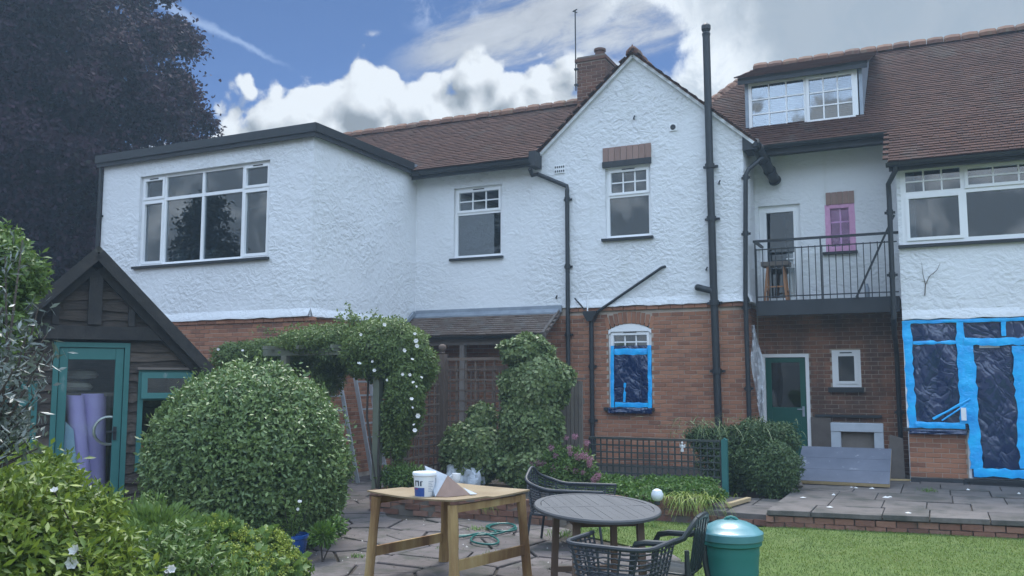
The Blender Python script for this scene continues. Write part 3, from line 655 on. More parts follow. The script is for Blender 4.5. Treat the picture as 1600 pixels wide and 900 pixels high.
MB().box(-6.98, -6.84, ME + .0, YM - .001, 5.86, 6.16).build('kneeler_box', M['fascia'], house)
MB().box(-.56, 4.8, 15.075, 15.1, 5.04, 5.17).build('fascia_board', M['fascia'], house); MB().box(-.56, 4.8, 15.101, YB - .001, 5.135, 5.15).build('soffit', M['fascia'], house)
gutter((-.60, 15.0, 5.15), (4.8, 15.0, 5.15))
MB().box(-2.8, -.6, 16.13, 16.155, 5.78, 5.93).build('fascia_board', M['fascia'], house); MB().box(-2.8, -.6, 16.156, YR - .001, 5.88, 5.9).build('soffit', M['fascia'], house)
gutter((-2.82, 16.05, 5.93), (-.60, 16.05, 5.93))
MB().box(-.62, -.585, 15.1, 16.6, 5.0, 5.25).build('verge_board', M['fascia'], house) if False else None
gutter((-2.72, YM - .1, 5.90), (-2.72, 16.06, 5.90), .075)
MB().box(-2.93, -2.77, YM - .02, 16.1, 5.78, 5.80).box(-2.8, -2.775, YM - .02, 16.1, 5.80, 5.96).build('soffit', M['fascia'], house)
MB().prism([(-2.945, 5.79), (-2.70, 5.79), (-2.70, 5.92), (-2.945, 6.10)], 'xz', YM - .06, YM - .021).build('kneeler_box', M['fascia'], house)
# old cast pipe section lying under the eaves of the recess
c1, c2 = onY(1178, 222, 15.75), onY(1212, 284, 16.62)
pp_ = MB().tube([c1, c1.lerp(c2, .98), c2], [.095, .095, .08], 14).build('rainwater_head', M['black'], house, smooth=True)
for f_ in (.15, .45, .7, .95): c_ = c1.lerp(c2, f_); MB().tube([c_, c_ + (c2 - c1).normalized() * .04], .112, 14).build('collar', M['black'], pp_, smooth=True)
# extension flat roof and deep fascia
MB().box(XL - .12, XI + .12, YE - .12, YM - .05, 6.14, 6.2).build('flat_roof', M['lead'], house)
MB().box(XL - .1, XI + .1, YE - .1, YE - .07, 5.98, 6.139).build('fascia_board', M['fascia'], house); MB().box(XI + .07, XI + .1, YE - .069, YM - .3, 5.98, 6.139).build('fascia_board', M['fascia'], house)
MB().box(XL - .12, XI + .125, YE - .13, YE - .101, 6.06, 6.215).build('roof_edge', M['black'], house); MB().box(XI + .101, XI + .13, YE - .1, YM - .3, 6.06, 6.215).build('roof_edge', M['black'], house)
MB().box(XL, XI, YE - .069, YE - .001, 6.0, 6.02).build('soffit', M['fascia'], house)
# lean-to porch roof between extension and gable
LX0, LX1 = XI + .03, -6.48; ly0, lz0, ly1, lz1 = YM - .01, 3.06, 14.93, 2.60; ls = (lz0 - lz1) / (ly0 - ly1)
lr = slab('lean_to_roof', [(LX0, ly1, lz1), (LX1, ly1, lz1), (LX1, ly0, lz0), (LX0, ly0, lz0)], .05, M['greywood'])
tiles(lr, (LX0, ly1 - .03, lz1 - .01), (1, 0, 0), (0, 1, ls), [(0, 0), (LX1 - LX0, 0), (LX1 - LX0, .80), (0, .80)], gauge=.085, mat='oldtiles')
MB().box(LX0, LX1 + .05, YM - .035, YM - .004, 3.03, 3.17).hexa([(LX0, YM - .16, 3.0), (LX1, YM - .16, 3.0), (LX1, YM - .036, 3.075), (LX0, YM - .036, 3.075), (LX0, YM - .16, 3.03), (LX1, YM - .16, 3.03), (LX1, YM - .036, 3.105), (LX0, YM - .036, 3.105)]).build('lead_flashing', M['lead'], lr)
MB().bar((LX1, ly1 - .03, lz1 - .03), (LX1, ly0 - .03, lz0 - .03), .05, .11).build('barge_board', M['greywood'], lr)
MB().bar((LX0 + .02, ly1, lz1 + .06), (LX0 + .02, ly0 - .1, lz0 + .06), .05, .07).build('lead_flashing', M['lead'], lr)
MB().box(LX0, LX1, ly1 + .03, ly1 + .12, lz1 - .19, lz1 - .055).build('beam', M['greywood'], lr); gutter((LX0, ly1 - .07, lz1 - .03), (LX1 - .1, ly1 - .07, lz1 - .03), .05)
for x in (LX0 + .08, -8.2, LX1 - .08): MB().box(x - .05, x + .05, ly1 + .03, ly1 + .13, 0, lz1 - .191).build('post', M['greywood'], lr)
# chimney
C0 = (-6.80, -6.16); ch = MB().box(C0[0], C0[1], 17.55, 18.3, 7.0, 8.62).build('chimney', M['mortar'], house)
brickwork(ch, 'y', 17.55, C0[0], C0[1], 7.4, 8.6, [], single=200, sooty=2)
bb = MB()
for s_, e_, z_ in courses(17.55, 18.3, 7.4, 8.6, []): bb.box(C0[1] + .001, C0[1] + .01, s_, e_, z_, z_ + .065, random.random())
tag(bb.build('bricks', M['cbricks'], ch, tint=True), kind='stuff')
MB().box(C0[0] - .04, C0[1] + .04, 17.51, 18.34, 8.621, 8.69).build('chimney_cap', M['cbricks'], ch, tint=True); MB().box(C0[0], C0[1], 17.55, 18.3, 8.691, 8.74).build('flaunching', M['gmortar'], ch)
MB().lathe([(.13, 0), (.115, .05), (.10, .18), (.13, .19), (.13, .24), (.09, .25)], 16, (C0[1] - .2, 17.8, 8.70)).build('chimney_pot', M['ridge'], ch, smooth=True)
ae = MB().tube([(C0[0] - .03, 17.55, 8.0), (C0[0] - .035, 17.55, 9.80)], .014, 6).bar((C0[0] - .09, 17.55, 9.8), (C0[0] + .02, 17.52, 9.82), .02).bar((C0[0] - .03, 17.46, 9.76), (C0[0] - .03, 17.64, 9.8), .02).build('aerial', M['black'], ch)
for z in (8.1, 8.45): MB().box(C0[0] - .05, C0[0] + .03, 17.50, 17.549, z, z + .04).build('aerial_bracket', M['black'], ch)
# ---- pipes
def pipe(name, pts, r, collars=(), mat='black', n=10):
    o = MB().tube(pts, r, n).build(name, M[mat], house, smooth=True); pts = [Vector(p) for p in pts]
    for z in collars:
        for a, c_ in zip(pts, pts[1:]):
            if min(a.z, c_.z) <= z <= max(a.z, c_.z) and abs(a.z - c_.z) > .01:
                p = a.lerp(c_, (z - a.z) / (c_.z - a.z)); MB().tube([p - Vector((0, 0, .04)), p + Vector((0, 0, .04))], r * 1.28, n).box(p.x - r * 2, p.x + r * 2, p.y + r * .8, p.y + r * 1.4, z - .02, z + .02).build('collar', M[mat], o); break
    return o
a1_, a2_ = onY(828, 264, ME - .05), onY(886, 291, YM - .07)
pipe('downpipe', [a1_, a1_ + Vector((0, .12, -.1)), onY(840, 272, YM - .07), a2_, a2_ + Vector((.0, 0, -.1)), (a2_.x, YM - .07, .2)], .042, (5.2, 3.9, 2.6))
h0 = onY(923, 493, YM - .09)
hp = MB().prism([(h0.x - .05, h0.z - .11), (h0.x + .05, h0.z - .11), (h0.x + .13, h0.z + .03), (h0.x + .13, h0.z + .08), (h0.x - .13, h0.z + .08), (h0.x - .13, h0.z + .03)], 'xz', YM - .17, YM - .01).build('hopper', M['black'], house)
pipe('downpipe', [(h0.x, YM - .06, h0.z - .1), (h0.x, YM - .06, .15)], .042, (2.0, 1.0))
q0, q1 = onY(932, 488, YM - .06), onY(1034, 418, YM - .06); pipe('waste_pipe', [q0, q1, q1 + Vector((.04, .05, .02)), q1 + Vector((.05, .1, .02))], .026)
pipe('waste_pipe', [onY(898, 466, YM - .05), onY(914, 484, YM - .05)], .014); pipe('overflow_pipe', [onY(918, 462, YM - .05), onY(918, 490, YM - .05)], .014, mat='upvc')
vx = onY(1110, 300, YM - .12).x
sv = pipe('soil_pipe', [(vx + .06, YM - .12, .1), (vx + .02, YM - .12, 3.2), (vx, YM - .12, 5.5), (vx - .01, YM - .12, 8.0)], .066, (1.9, 3.1, 4.6, 5.55), n=14)
MB().lathe([(.07, 0), (.078, .05), (.06, .08), (.085, .13), (.085, .2), (.05, .24)], 10, (vx - .01, YM - .12, 7.95)).build('vent_cowl', M['black'], sv)
br = onY(1088, 450, YM - .12); MB().tube([(br.x, YM - .02, br.z + .02), (br.x + .02, YM - .13, br.z + .01), (vx - .02, YM - .13, br.z - .06), (vx + .01, YM - .12, br.z - .16)], .06, 10).build('branch', M['black'], sv, smooth=True)
g1 = onY(1191, 246, 16.0)
pipe('downpipe', [g1, onY(1170, 264, YM - .05), onY(1165, 274, YM - .05), (onY(1165, 470, YM - .05).x, YM - .05, 3.2), (onY(1166, 470, YM - .05).x, YM - .05, .1)], .04, (5.3, 4.3, 3.0, 1.6))
d0 = onY(1399, 254, 15.02)
pipe('downpipe', [d0, d0 + Vector((0, 0, -.12)), onY(1388, 288, 15.15), (onY(1389, 300, 15.16).x, 15.16, 4.6), (onY(1396, 485, 15.16).x, 15.16, 2.7), (-.60, 15.4, 2.5), (-.62, 16.2, 2.4), (-.62, 16.55, 2.2), (-.62, 16.62, .15)], .04, (4.4, 3.4, 1.2))
pipe('downpipe', [(XL - .03, YE - .05, 5.98), (XL - .03, YE - .05, .1)], .035, (5.0, 4.0))
# small wall fittings
v = rect(YM, 867, 883, 258, 271); vg = MB().box(*v[:2], YM - .02, YM - .004, *v[2:]).build('air_vent', M['upvc'], house)
for i in range(2):
    for j in range(5): x = v[0] + (v[1] - v[0]) * (j + .5) / 5; z = v[2] + (v[3] - v[2]) * (i + .5) / 2; MB().box(x - .012, x + .012, YM - .026, YM - .0205, z - .02, z + .02).build('vent_slot', M['fascia'], vg)
p = onY(1052, 199, YM); fv = MB().box(p.x - .07, p.x + .07, YM - .02, YM - .006, p.z - .07, p.z + .07).build('round_vent', M['upvc'], house)
MB().tube([(p.x, YM - .03, p.z), (p.x, YM - .0205, p.z)], .05, 14).build('vent_slot', M['fascia'], fv)
for px, py in ((991, 186), (1124, 287), (1104, 422), (870, 466)): p = onY(px, py, YM); MB().bar((p.x, YM - .05, p.z), (p.x + .03, YM - .05, p.z + .05), .02).box(p.x - .01, p.x + .01, YM - .05, YM, p.z - .01, p.z + .01).build('wall_bracket', M['black'], house)
# ---- balcony
bx0, bx1 = onY(1181, 440, 15.95).x, -.62; by = 15.95; bz = 3.13
bal = MB().box(bx0, bx1 + .1, by, YR - .01, bz - .06, bz).box(bx0, bx1 + .1, by - .02, by + .06, bz - .26, bz - .061).build('balcony', M['fascia'], house)
MB().box(bx0, bx1 + .1, by + .08, YR - .01, bz - .12, bz - .061).build('balcony_soffit', M['greywood'], bal)
zr = bz + 1.06
MB().bar((bx0 - .03, by, zr), (bx1 + .16, by, zr), .055, .04).build('handrail', M['black'], bal); MB().bar((bx0, by, zr - .15), (bx1 + .1, by, zr - .15), .03, .018).build('rail', M['black'], bal); MB().bar((bx0, by, bz + .07), (bx1 + .1, by, bz + .07), .03, .018).build('rail', M['black'], bal)
n = 21
for i in range(n):
    x = bx0 + .02 + (bx1 - bx0) * i / (n - 1); MB().bar((x, by, bz + .0), (x, by, zr - .13), .014).build('baluster', M['black'], bal)
for x in (bx0 + .005, bx0 + (bx1 - bx0) * .5): MB().bar((x, by - .02, bz - .1), (x, by - .02, zr), .022).build('post', M['black'], bal)
MB().bar((bx0, by, zr), (bx0, YR, zr), .05, .035).build('rail', M['black'], bal)
q0, q1 = onY(1338, 465, by - .04), onY(1397, 336, by - .04); MB().bar(q0, q1, .06, .03).build('brace', M['black'], bal)
# dark plinth, ledge and boarded panel on the recess wall
MB().box(XB + .02, .34, YB - .05, YB + .03, .12, .25).box(.36, 2.6, YB - .05, YB + .01, .12, .26).build('plinth', M['fascia'], house)
p = rect(YR, 1274, 1378, 648, 652); MB().box(p[0], p[1], YR - .05, YR + .02, p[2], p[3]).build('ledge', M['fascia'], house)
p = rect(YR, 1268, 1300, 652, 715); MB().box(p[0], p[1], YR - .03, YR + .02, p[2], p[3]).build('boarding', M['greywood'], house)
MB().box(XB - .001, XB + .03, YB - .02, YB + .02, 1.0, 2.7).build('corner_trim', M['upvc'], house)
# ================================================================== GROUND, TERRACE, PAVING, BEDS
M['grassbase'] = material('lawn_thatch', [(.055, .085, .016), (.085, .13, .024), (.13, .155, .045)], .95, scale=3.5, bump=(40, .8, .02))
M['slab'] = material('old_paving', [(.080, .070, .064), (.130, .112, .102), (.19, .165, .15)], .85, 'random', 5, bump=(18, .5, .012), stain=(2.4, .44, .66, (.045, .047, .038), .75), mixn=.65)
M['crazy'] = material('crazy_paving', [(.040, .034, .034), (.080, .067, .066), (.125, .105, .10), (.18, .16, .15)], .82, 'random', 5, bump=(16, .55, .014), stain=(3.2, .44, .66, (.035, .038, .026), .75), mixn=.65)
tag(MB().box(-57, 37, -27, 57, -1.0, -.06).build('ground', M['soil'], at=(0, 0, -.06)), kind='structure')
lawn_poly = [(-4.1, 10.95), (-3.85, 9.75), (-2.9, 9.2), (-2.1, 8.35), (-1.9, 7.2), (-2.3, 5.6), (-3.0, 3.0), (-3.2, -14), (14, -14), (14, 13.4), (-1.62, 11.28), (-2.0, 11.1)]
lawn = tag(MB().prism(lawn_poly, 'xy', -.059, -.004).build('lawn', M['grassbase'], at=(0, 0, -.059)), kind='structure')
patio = tag(MB().prism([(-9.6, 2), (-3.0, 2), (-2.0, 7.2), (-2.15, 8.4), (-2.9, 9.2), (-3.9, 9.8), (-4.1, 11.2), (-6.6, 13), (-6.6, 15.6), (-9.7, 15.6)], 'xy', -.058, -.022).build('patio', M['soil'], at=(0, 0, -.058)), kind='structure')
def in_lawn(x, y): return inside(lawn_poly, x, y)
in_bed = lambda x, y: (x > -6.98 and y > 10.1)
def clip(poly, m, n):                                   # keep the side of point m away from n
    out = []
    for i in range(len(poly)):
        p, q = poly[i], poly[(i + 1) % len(poly)]
        dp = (p[0] - m[0]) * n[0] + (p[1] - m[1]) * n[1]; dq = (q[0] - m[0]) * n[0] + (q[1] - m[1]) * n[1]
        if dp <= 0: out.append(p)
        if dp * dq < 0: t = dp / (dp - dq); out.append((p[0] + (q[0] - p[0]) * t, p[1] + (q[1] - p[1]) * t))
    return out
rr = random.Random(5); seeds = []
while len(seeds) < 330:                                 # stones of mixed size: the wanted spacing varies
    c_ = (rr.uniform(-10.0, -1.2), rr.uniform(3.6, 14.2)); dm = rr.choice((.30, .34, .42, .55, .62)); k = rr.random()
    if all((c_[0] - q[0]) ** 2 + (c_[1] - q[1]) ** 2 > dm * dm for q in seeds): seeds.append(c_)
    else: fails = globals().get('fails', 0) + 1
    if globals().get('fails', 0) > 9000: break
for s in seeds:
    if in_bed(s[0], s[1]) or in_lawn(s[0] + .1, s[1]) or s[0] > -1.9 or s[0] < -9.5 or s[1] > 13.9 or s[1] < 4.6: continue
    if s[0] < -8.4 and s[1] < 9.4: continue
    poly = [(s[0] - 1, s[1] - 1), (s[0] + 1, s[1] - 1), (s[0] + 1, s[1] + 1), (s[0] - 1, s[1] + 1)]
    for q in seeds:
        d = (q[0] - s[0], q[1] - s[1]); L_ = math.hypot(*d)
        if 0 < L_ < 2: poly = clip(poly, (s[0] + d[0] / 2 - d[0] / L_ * .014, s[1] + d[1] / 2 - d[1] / L_ * .014), (d[0] / L_, d[1] / L_))
        if len(poly) < 3: break
    if len(poly) < 3: continue
    if any(in_bed(x + .02, y - .04) for x, y in poly): poly = [(min(x, -7.0) if s[0] < -6.98 and y > 10.1 else x, min(y, 10.08) if s[1] < 10.1 and x > -6.95 else y) for x, y in poly]
    h = rr.uniform(-.004, .012); tx, ty = rr.uniform(-.012, .012), rr.uniform(-.012, .012); k = len(poly)
    topz = lambda x, y: h + (x - s[0]) * tx + (y - s[1]) * ty
    ins = [(s[0] + (x - s[0]) * .965, s[1] + (y - s[1]) * .965) for x, y in poly]
    vs_ = [(x, y, topz(x, y)) for x, y in ins] + [(x, y, topz(x, y) - .008) for x, y in poly] + [(x, y, -.05) for x, y in poly]
    MB().add(vs_, [tuple(range(k))] + [(a, (a + 1) % k, k + (a + 1) % k, k + a) for a in range(k)] + [(k + a, k + (a + 1) % k, 2 * k + (a + 1) % k, 2 * k + a) for a in range(k)]).build('stone', M['crazy'], patio)
# ---- raised terrace in front of the house
TZ = .19; tl = lambda x: 11.25 + .131 * (x + 1.71)
terr = tag(MB().prism([(-1.95, tl(-1.95) + .03), (9, tl(9) + .03), (9, 15.33), (.3, 15.33), (.3, 16.72), (-3.0, 16.72), (-3.0, 13.6), (-1.95, 13.2)], 'xy', -.05, TZ - .04).build('terrace', M['gmortar'], at=(0, 12, -.05)), kind='structure')
y = 0.0; rows = (.62, .75, .80, .70, .66, .75, .7)
for rw in rows:
    x = -1.94 - rr.uniform(0, .0)
    while x < 4.5:
        wd = rr.choice((.5, .62, .78, .92)); x1 = x + wd
        if y > 3.6 and x > .28: break
        x1 = min(x1, .28) if (y + rw > 3.7 and x1 > .28 and x < .28) else x1
        p = [(x + .006, tl(x) + y + .006), (x1 - .006, tl(x1) + y + .006), (x1 - .006, tl(x1) + y + rw - .006), (x + .006, tl(x) + y + rw - .006)]
        if p[0][1] < 16.2 and x1 - x > .1:
            ymax = 15.24 if x1 > XB else 16.66
            p = [(a, min(c, ymax)) for a, c in p]
            if p[2][1] - p[1][1] > .05:
                z = TZ + rr.uniform(-.006, .006); a_, b_ = rr.uniform(-.006, .006), rr.uniform(-.006, .006); o = -.03 if y == 0 else 0
                MB().hexa([(p[0][0], p[0][1] + o, TZ - .06), (p[1][0], p[1][1] + o, TZ - .06), (*p[2], TZ - .06), (*p[3], TZ - .06), (p[0][0], p[0][1] + o, z), (p[1][0], p[1][1] + o, z + a_), (*p[2], z + a_ + b_), (*p[3], z + b_)]).build('paving_slab', M['slab'], terr, bevel=.006)
        x = x1
    y += rw
def brick_line(parent, p, q, zs, jit=.012, skip=0.0, mat=None, depth=.1):
    """courses of single bricks along a line, each an object"""
    p, q = Vector((*p, 0)), Vector((*q, 0)); d = q - p; L_ = d.length; d.normalize(); ang = math.atan2(d.y, d.x); base = W[parent.name].translation if parent else Vector()
    for k, z in enumerate(zs):
        s = -(.11 if k % 2 else 0) + rr.uniform(-.02, .02)
        while s < L_ - .03:
            a0 = max(0, s); ln = min(.213, L_ - a0, s + .213 - a0)
            if ln > .05 and rr.random() > skip:
                o = bpy.data.objects.new('brick', rr.choice(GBM)); COL.objects.link(o); o.parent = parent
                nrm = Vector((d.y, -d.x, 0)); c_ = p + d * a0 + nrm * rr.uniform(-jit * .5, jit) + Vector((0, 0, z + rr.uniform(-.004, .004)))
                o.location = c_ - base; o.rotation_euler = (rr.uniform(-.02, .02), rr.uniform(-.012, .012), ang + rr.uniform(-.03, .03)); o.scale = (ln, 1, 1)
            s += .226
brick_line(terr, (-1.95, tl(-1.95) - .0), (4.2, tl(4.2) - .0), (-.02, .053), .02)
# lower step on the left of the terrace
step = tag(MB().prism([(-3.05, 11.55), (-1.96, 11.45), (-1.96, 13.2), (-3.05, 13.2)], 'xy', -.05, .055).build('path', M['gmortar'], at=(-2.5, 12.3, -.05)), kind='structure')
for (a, c, u, v) in ((-3.04, -2.5, 11.5, 12.2), (-2.49, -1.97, 11.44, 12.2), (-3.04, -2.3, 12.21, 12.95), (-2.29, -1.97, 12.21, 12.95)):
    MB().box(a, c - .01, u, v - .01, .0, .10 + rr.uniform(-.006, .006)).build('paving_slab', M['slab'], step, bevel=.006)
brick_line(step, (-3.02, 11.5), (-1.98, 11.4), (-.03, ), .01)
# ---- raised bed: soil and its brick retaining walls
bed = tag(MB().prism([(-6.88, 10.26), (-4.25, 10.26), (-4.25, 11.1), (-2.85, 11.25), (-2.85, 13.5), (-3.1, 15.6), (-6.4, 15.6), (-6.88, 13.0)], 'xy', -.05, .24).build('bed_soil', M['soil'], at=(-5, 12, -.05)), kind='structure')
for nm, p, q, lab in (('front', (-6.95, 10.15), (-4.2, 10.15), 'low weathered brick wall edging the raised bed behind the wooden work table'), ('right', (-4.2, 11.0), (-2.78, 11.15), 'low brick wall edging the raised bed behind the oval table and bin'), ('side', (-6.95, 12.4), (-6.95, 10.16), 'low brick wall along the path beside the rose arch')):
    dv = Vector((q[0] - p[0], q[1] - p[1], 0)).normalized(); nn = Vector((-dv.y, dv.x, 0)); P0 = Vector((*p, 0)) + nn * .01; P1 = Vector((*q, 0)) + nn * .01
    gw = MB().hexa([P0 - Vector((0, 0, .05)), P1 - Vector((0, 0, .05)), P1 + nn * .2 - Vector((0, 0, .05)), P0 + nn * .2 - Vector((0, 0, .05)), P0 + Vector((0, 0, .25)), P1 + Vector((0, 0, .25)), P1 + nn * .2 + Vector((0, 0, .25)), P0 + nn * .2 + Vector((0, 0, .25))]).build('garden_wall', M['gmortar'], at=(P0 + P1) / 2)
    tag(gw, lab, 'brick wall'); brick_line(gw, p, q, (-.01, .066, .142, .215), .02, .03)
    if nm == 'right': brick_line(gw, (-2.78, 11.15), (-2.78, 12.6), (-.01, .066, .142, .215), .02, .05)

g = np.random.default_rng(55); n = 900; x = g.uniform(-8.2, -2.2, n); y_ = g.uniform(6.0, 13, n); ok = np.array([not in_bed(a, c_) and not in_lawn(a, c_) for a, c_ in zip(x, y_)]); x, y_ = x[ok], y_[ok]; n = len(x)
r_ = g.uniform(.006, .02, n) * g.uniform(.5, 1.3, n); a0 = g.uniform(0, 6.28, n); V = np.empty((n, 4, 3))
for k in range(3): V[:, k, 0] = x + r_ * np.cos(a0 + k * 2.1); V[:, k, 1] = y_ + r_ * np.sin(a0 + k * 2.1); V[:, k, 2] = .004
V[:, 3, 0] = x; V[:, 3, 1] = y_; V[:, 3, 2] = .012 + r_ * .5; i = np.arange(n)[:, None] * 4
M['grit'] = material('grit', [(.06, .05, .045), (.16, .14, .13), (.45, .44, .42)], .9, 'tint', 9, mixn=.2)
tag(np_obj('grit', V.reshape(-1, 3), np.concatenate([i + np.array([[0, 1, 3]]), i + np.array([[1, 2, 3]]), i + np.array([[2, 0, 3]])], 1).reshape(-1, 3), np.repeat(g.uniform(0, 1, n) ** 2, 3), M['grit']), 'scattered grit and chips on the paving', 'grit', kind='stuff')
# ================================================================== SHED
SX = -9.38                                             # built square to the axes, then turned about its front as one
SPIV, SROT = Vector((-9.12, 7.48, 0)), R(-35)
shed = thing('shed', 'black timber garden shed with teal door and steep gabled roof', 'shed', SPIV)
AY, AZ, HWd, EZ = 7.48, 3.37, 1.48, 1.82; gz = (AZ - EZ) / HWd
SD = (AY - .42, AY + .425, .12, 2.205); SWR = (AY + .535, AY + 1.21, .62, 1.875); SWL = (AY - 1.2, AY - .565, .80, 1.74)
def sboards(z0, z1, exposures=.125):
    z = z0
    while z < z1:
        hw = min(1.36, (AZ - .10 - (z + .06)) / gz)
        if hw < .12: break
        segs = [(AY - hw, AY + hw)]
        for o in (SD, SWR, SWL):
            if o[2] - .06 < z + .06 and o[3] + .02 > z + .06:
                ns = []
                for s, e in segs:
                    if o[1] <= s or o[0] >= e: ns.append((s, e)); continue
                    if o[0] > s: ns.append((s, o[0]))
                    if o[1] < e: ns.append((o[1], e))
                segs = ns
        for s, e in segs:
            if e - s < .04: continue
            n = max(2, int((e - s) / .22)); vs_ = []; ph = random.uniform(0, 6)
            for q in range(n + 1):                          # waney lower edge, lapped over the board below
                y_ = s + (e - s) * q / n; j = .014 * math.sin(y_ * 7 + ph) + random.uniform(-.016, .012); o_ = random.uniform(.020, .052)
                vs_ += [(SX + o_, y_, z + j), (SX + .004, y_, z + .155), (SX - .010, y_, z + .155), (SX - .006, y_, z + j)]
            MB().add(vs_, [(q * 4 + k, q * 4 + (k + 1) % 4, q * 4 + 4 + (k + 1) % 4, q * 4 + 4 + k) for q in range(n) for k in range(4)] + [(0, 1, 2, 3), (n * 4 + 3, n * 4 + 2, n * 4 + 1, n * 4)]).build('board', M['darkwood'], shed)
        z += exposures
M['tar'] = material('tarred_beam', [(.014, .013, .013), (.028, .025, .023), (.05, .043, .037)], .8, scale=6, bump=(25, .6, .01))
sboards(.1, 3.2)
wk = MB(); y0, y1 = AY - 1.36, AY + 1.36; xb = SX - 3.0
wk.box(xb, SX - .06, y0, y0 + .03, 0, EZ + .1).box(xb, SX - .06, y1 - .03, y1, 0, EZ + .1).prism([(y0 + .031, 0), (y1 - .031, 0), (y1 - .031, EZ + .08), (AY, AZ - .1), (y0 + .031, EZ + .08)], 'yz', xb, xb + .03).build('side_wall', M['darkwood'], shed)
MB().box(xb, SX - .01, y0, y1, -.05, .06).build('floor', M['greywood'], shed)
for s in (-1, 1):
    pr = [(SX + .28, AY, AZ), (xb - .1, AY, AZ), (xb - .1, AY + s * 1.52, AZ - gz * 1.52), (SX + .28, AY + s * 1.52, AZ - gz * 1.52)]
    M.setdefault('felt', material('mossy_roof_felt', [(.035, .036, .034), (.07, .066, .055), (.10, .075, .05)], .9, scale=4, bump=(40, .7, .015)))
    rf = slab('roof', pr, .05, M['felt'], shed)
    # eaves-to-ridge barge board and rafter
    MB().bar((SX + .27, AY + s * .01, AZ - .10), (SX + .27, AY + s * 1.53, AZ - .10 - gz * 1.52), .03, .13).build('barge_board', M['tar'], rf)
    MB().bar((SX + .10, AY + s * .03, AZ - .26), (SX + .10, AY + s * 1.40, AZ - .26 - gz * 1.37), .06, .10).build('rafter', M['tar'], rf)
MB().box(SX + .065, SX + .135, AY - .075, AY + .075, 2.42, AZ - .30).build('king_post', M['tar'], shed)
MB().box(SX + .03, SX + .11, AY - .88, AY + .90, 2.24, 2.40).build('tie_beam', M['tar'], shed)
MB().bar((SX + .07, AY - .42, 2.41), (SX + .07, AY - .42, 2.72), .07).build('strut', M['tar'], shed); MB().bar((SX + .07, AY + .42, 2.41), (SX + .07, AY + .42, 2.72), .07).build('strut', M['tar'], shed)
# teal door
fr = MB(); x0, x1 = SX - .03, SX + .05; e = .06
fr.box(x0, x1, SD[0], SD[0] + e, SD[2], SD[3]).box(x0, x1, SD[1] - e, SD[1], SD[2], SD[3]).box(x0, x1, SD[0] + e, SD[1] - e, SD[3] - e, SD[3])
sdoor = fr.build('door', M['teal_paint'], shed)
lf = MB(); x0, x1 = SX - .015, SX + .030; a, c_, s_ = SD[0] + e + .005, SD[1] - e - .005, .095
lf.box(x0, x1, a, a + s_, SD[2], SD[3] - e - .005).box(x0, x1, c_ - s_, c_, SD[2], SD[3] - e - .005).box(x0, x1, a + s_, c_ - s_, SD[3] - e - .15, SD[3] - e - .005).box(x0, x1, a + s_, c_ - s_, SD[2], SD[2] + .25)
lf.build('door_leaf', M['teal_paint'], sdoor, bevel=.006)
MB().box(SX + .0, SX + .006, a + s_, c_ - s_, SD[2] + .25, SD[3] - e - .15).build('pane', M['oldglass'], sdoor)
MB().bar((SX + .06, c_ - .05, 1.12), (SX + .06, c_ - .17, 1.12), .02).box(SX + .031, SX + .045, c_ - .09, c_ - .05, 1.02, 1.18).build('door_handle', M['black'], sdoor)
def swin(o, split, tilt):
    f_ = MB(); x0, x1 = SX - .02, SX + .055; e = .06
    f_.box(x0, x1, o[0], o[0] + e, o[2], o[3]).box(x0, x1, o[1] - e, o[1], o[2], o[3]).box(x0, x1, o[0] + e, o[1] - e, o[3] - e, o[3]).box(x0, x1, o[0] + e, o[1] - e, o[2], o[2] + e).box(x0, x1, o[0] + e, o[1] - e, split - .025, split + .025)
    wn = f_.build('window', M['teal_paint'], shed)
    k = MB(); a, c_, u, v = o[0] + .03, o[1] - .03, split + .0, o[3] - .035; X_ = SX + .06
    q = lambda y, z, d: (X_ + d + (v - z) * tilt, y, z)
    for (ya, yb, za, zb) in ((a, a + .07, u, v), (c_ - .07, c_, u, v), (a + .07, c_ - .07, v - .07, v), (a + .07, c_ - .07, u, u + .07)):
        k.hexa([q(ya, za, 0), q(yb, za, 0), q(yb, za, .035), q(ya, za, .035), q(ya, zb, 0), q(yb, zb, 0), q(yb, zb, .035), q(ya, zb, .035)])
    k.build('sash', M['teal_paint'], wn)
    MB().hexa([q(a + .07, u + .07, .012), q(c_ - .07, u + .07, .012), q(c_ - .07, u + .07, .018), q(a + .07, u + .07, .018), q(a + .07, v - .07, .012), q(c_ - .07, v - .07, .012), q(c_ - .07, v - .07, .018), q(a + .07, v - .07, .018)]).build('pane', M['oldglass'], wn)
    MB().box(SX + .01, SX + .016, o[0] + e, o[1] - e, o[2] + e, split - .025).build('pane', M['oldglass'], wn)
    MB().box(SX, SX + .1, o[0] - .02, o[1] + .02, o[3] + .002, o[3] + .03).build('drip_board', M['greywood'], wn)
swin(SWR, 1.52, .10); swin(SWL, 1.45, 0)
M['blind'] = material('pale_blind', [(.42, .40, .34), (.5, .48, .41)], .8)
MB().box(SX - .10, SX - .09, SWL[0] + .02, SWL[1] - .02, SWL[2] + .2, SWL[3] - .06).build('blind', M['blind'], shed)
M['purple'] = material('lilac_foam', [(.42, .32, .70), (.54, .45, .80)], .7, scale=3)
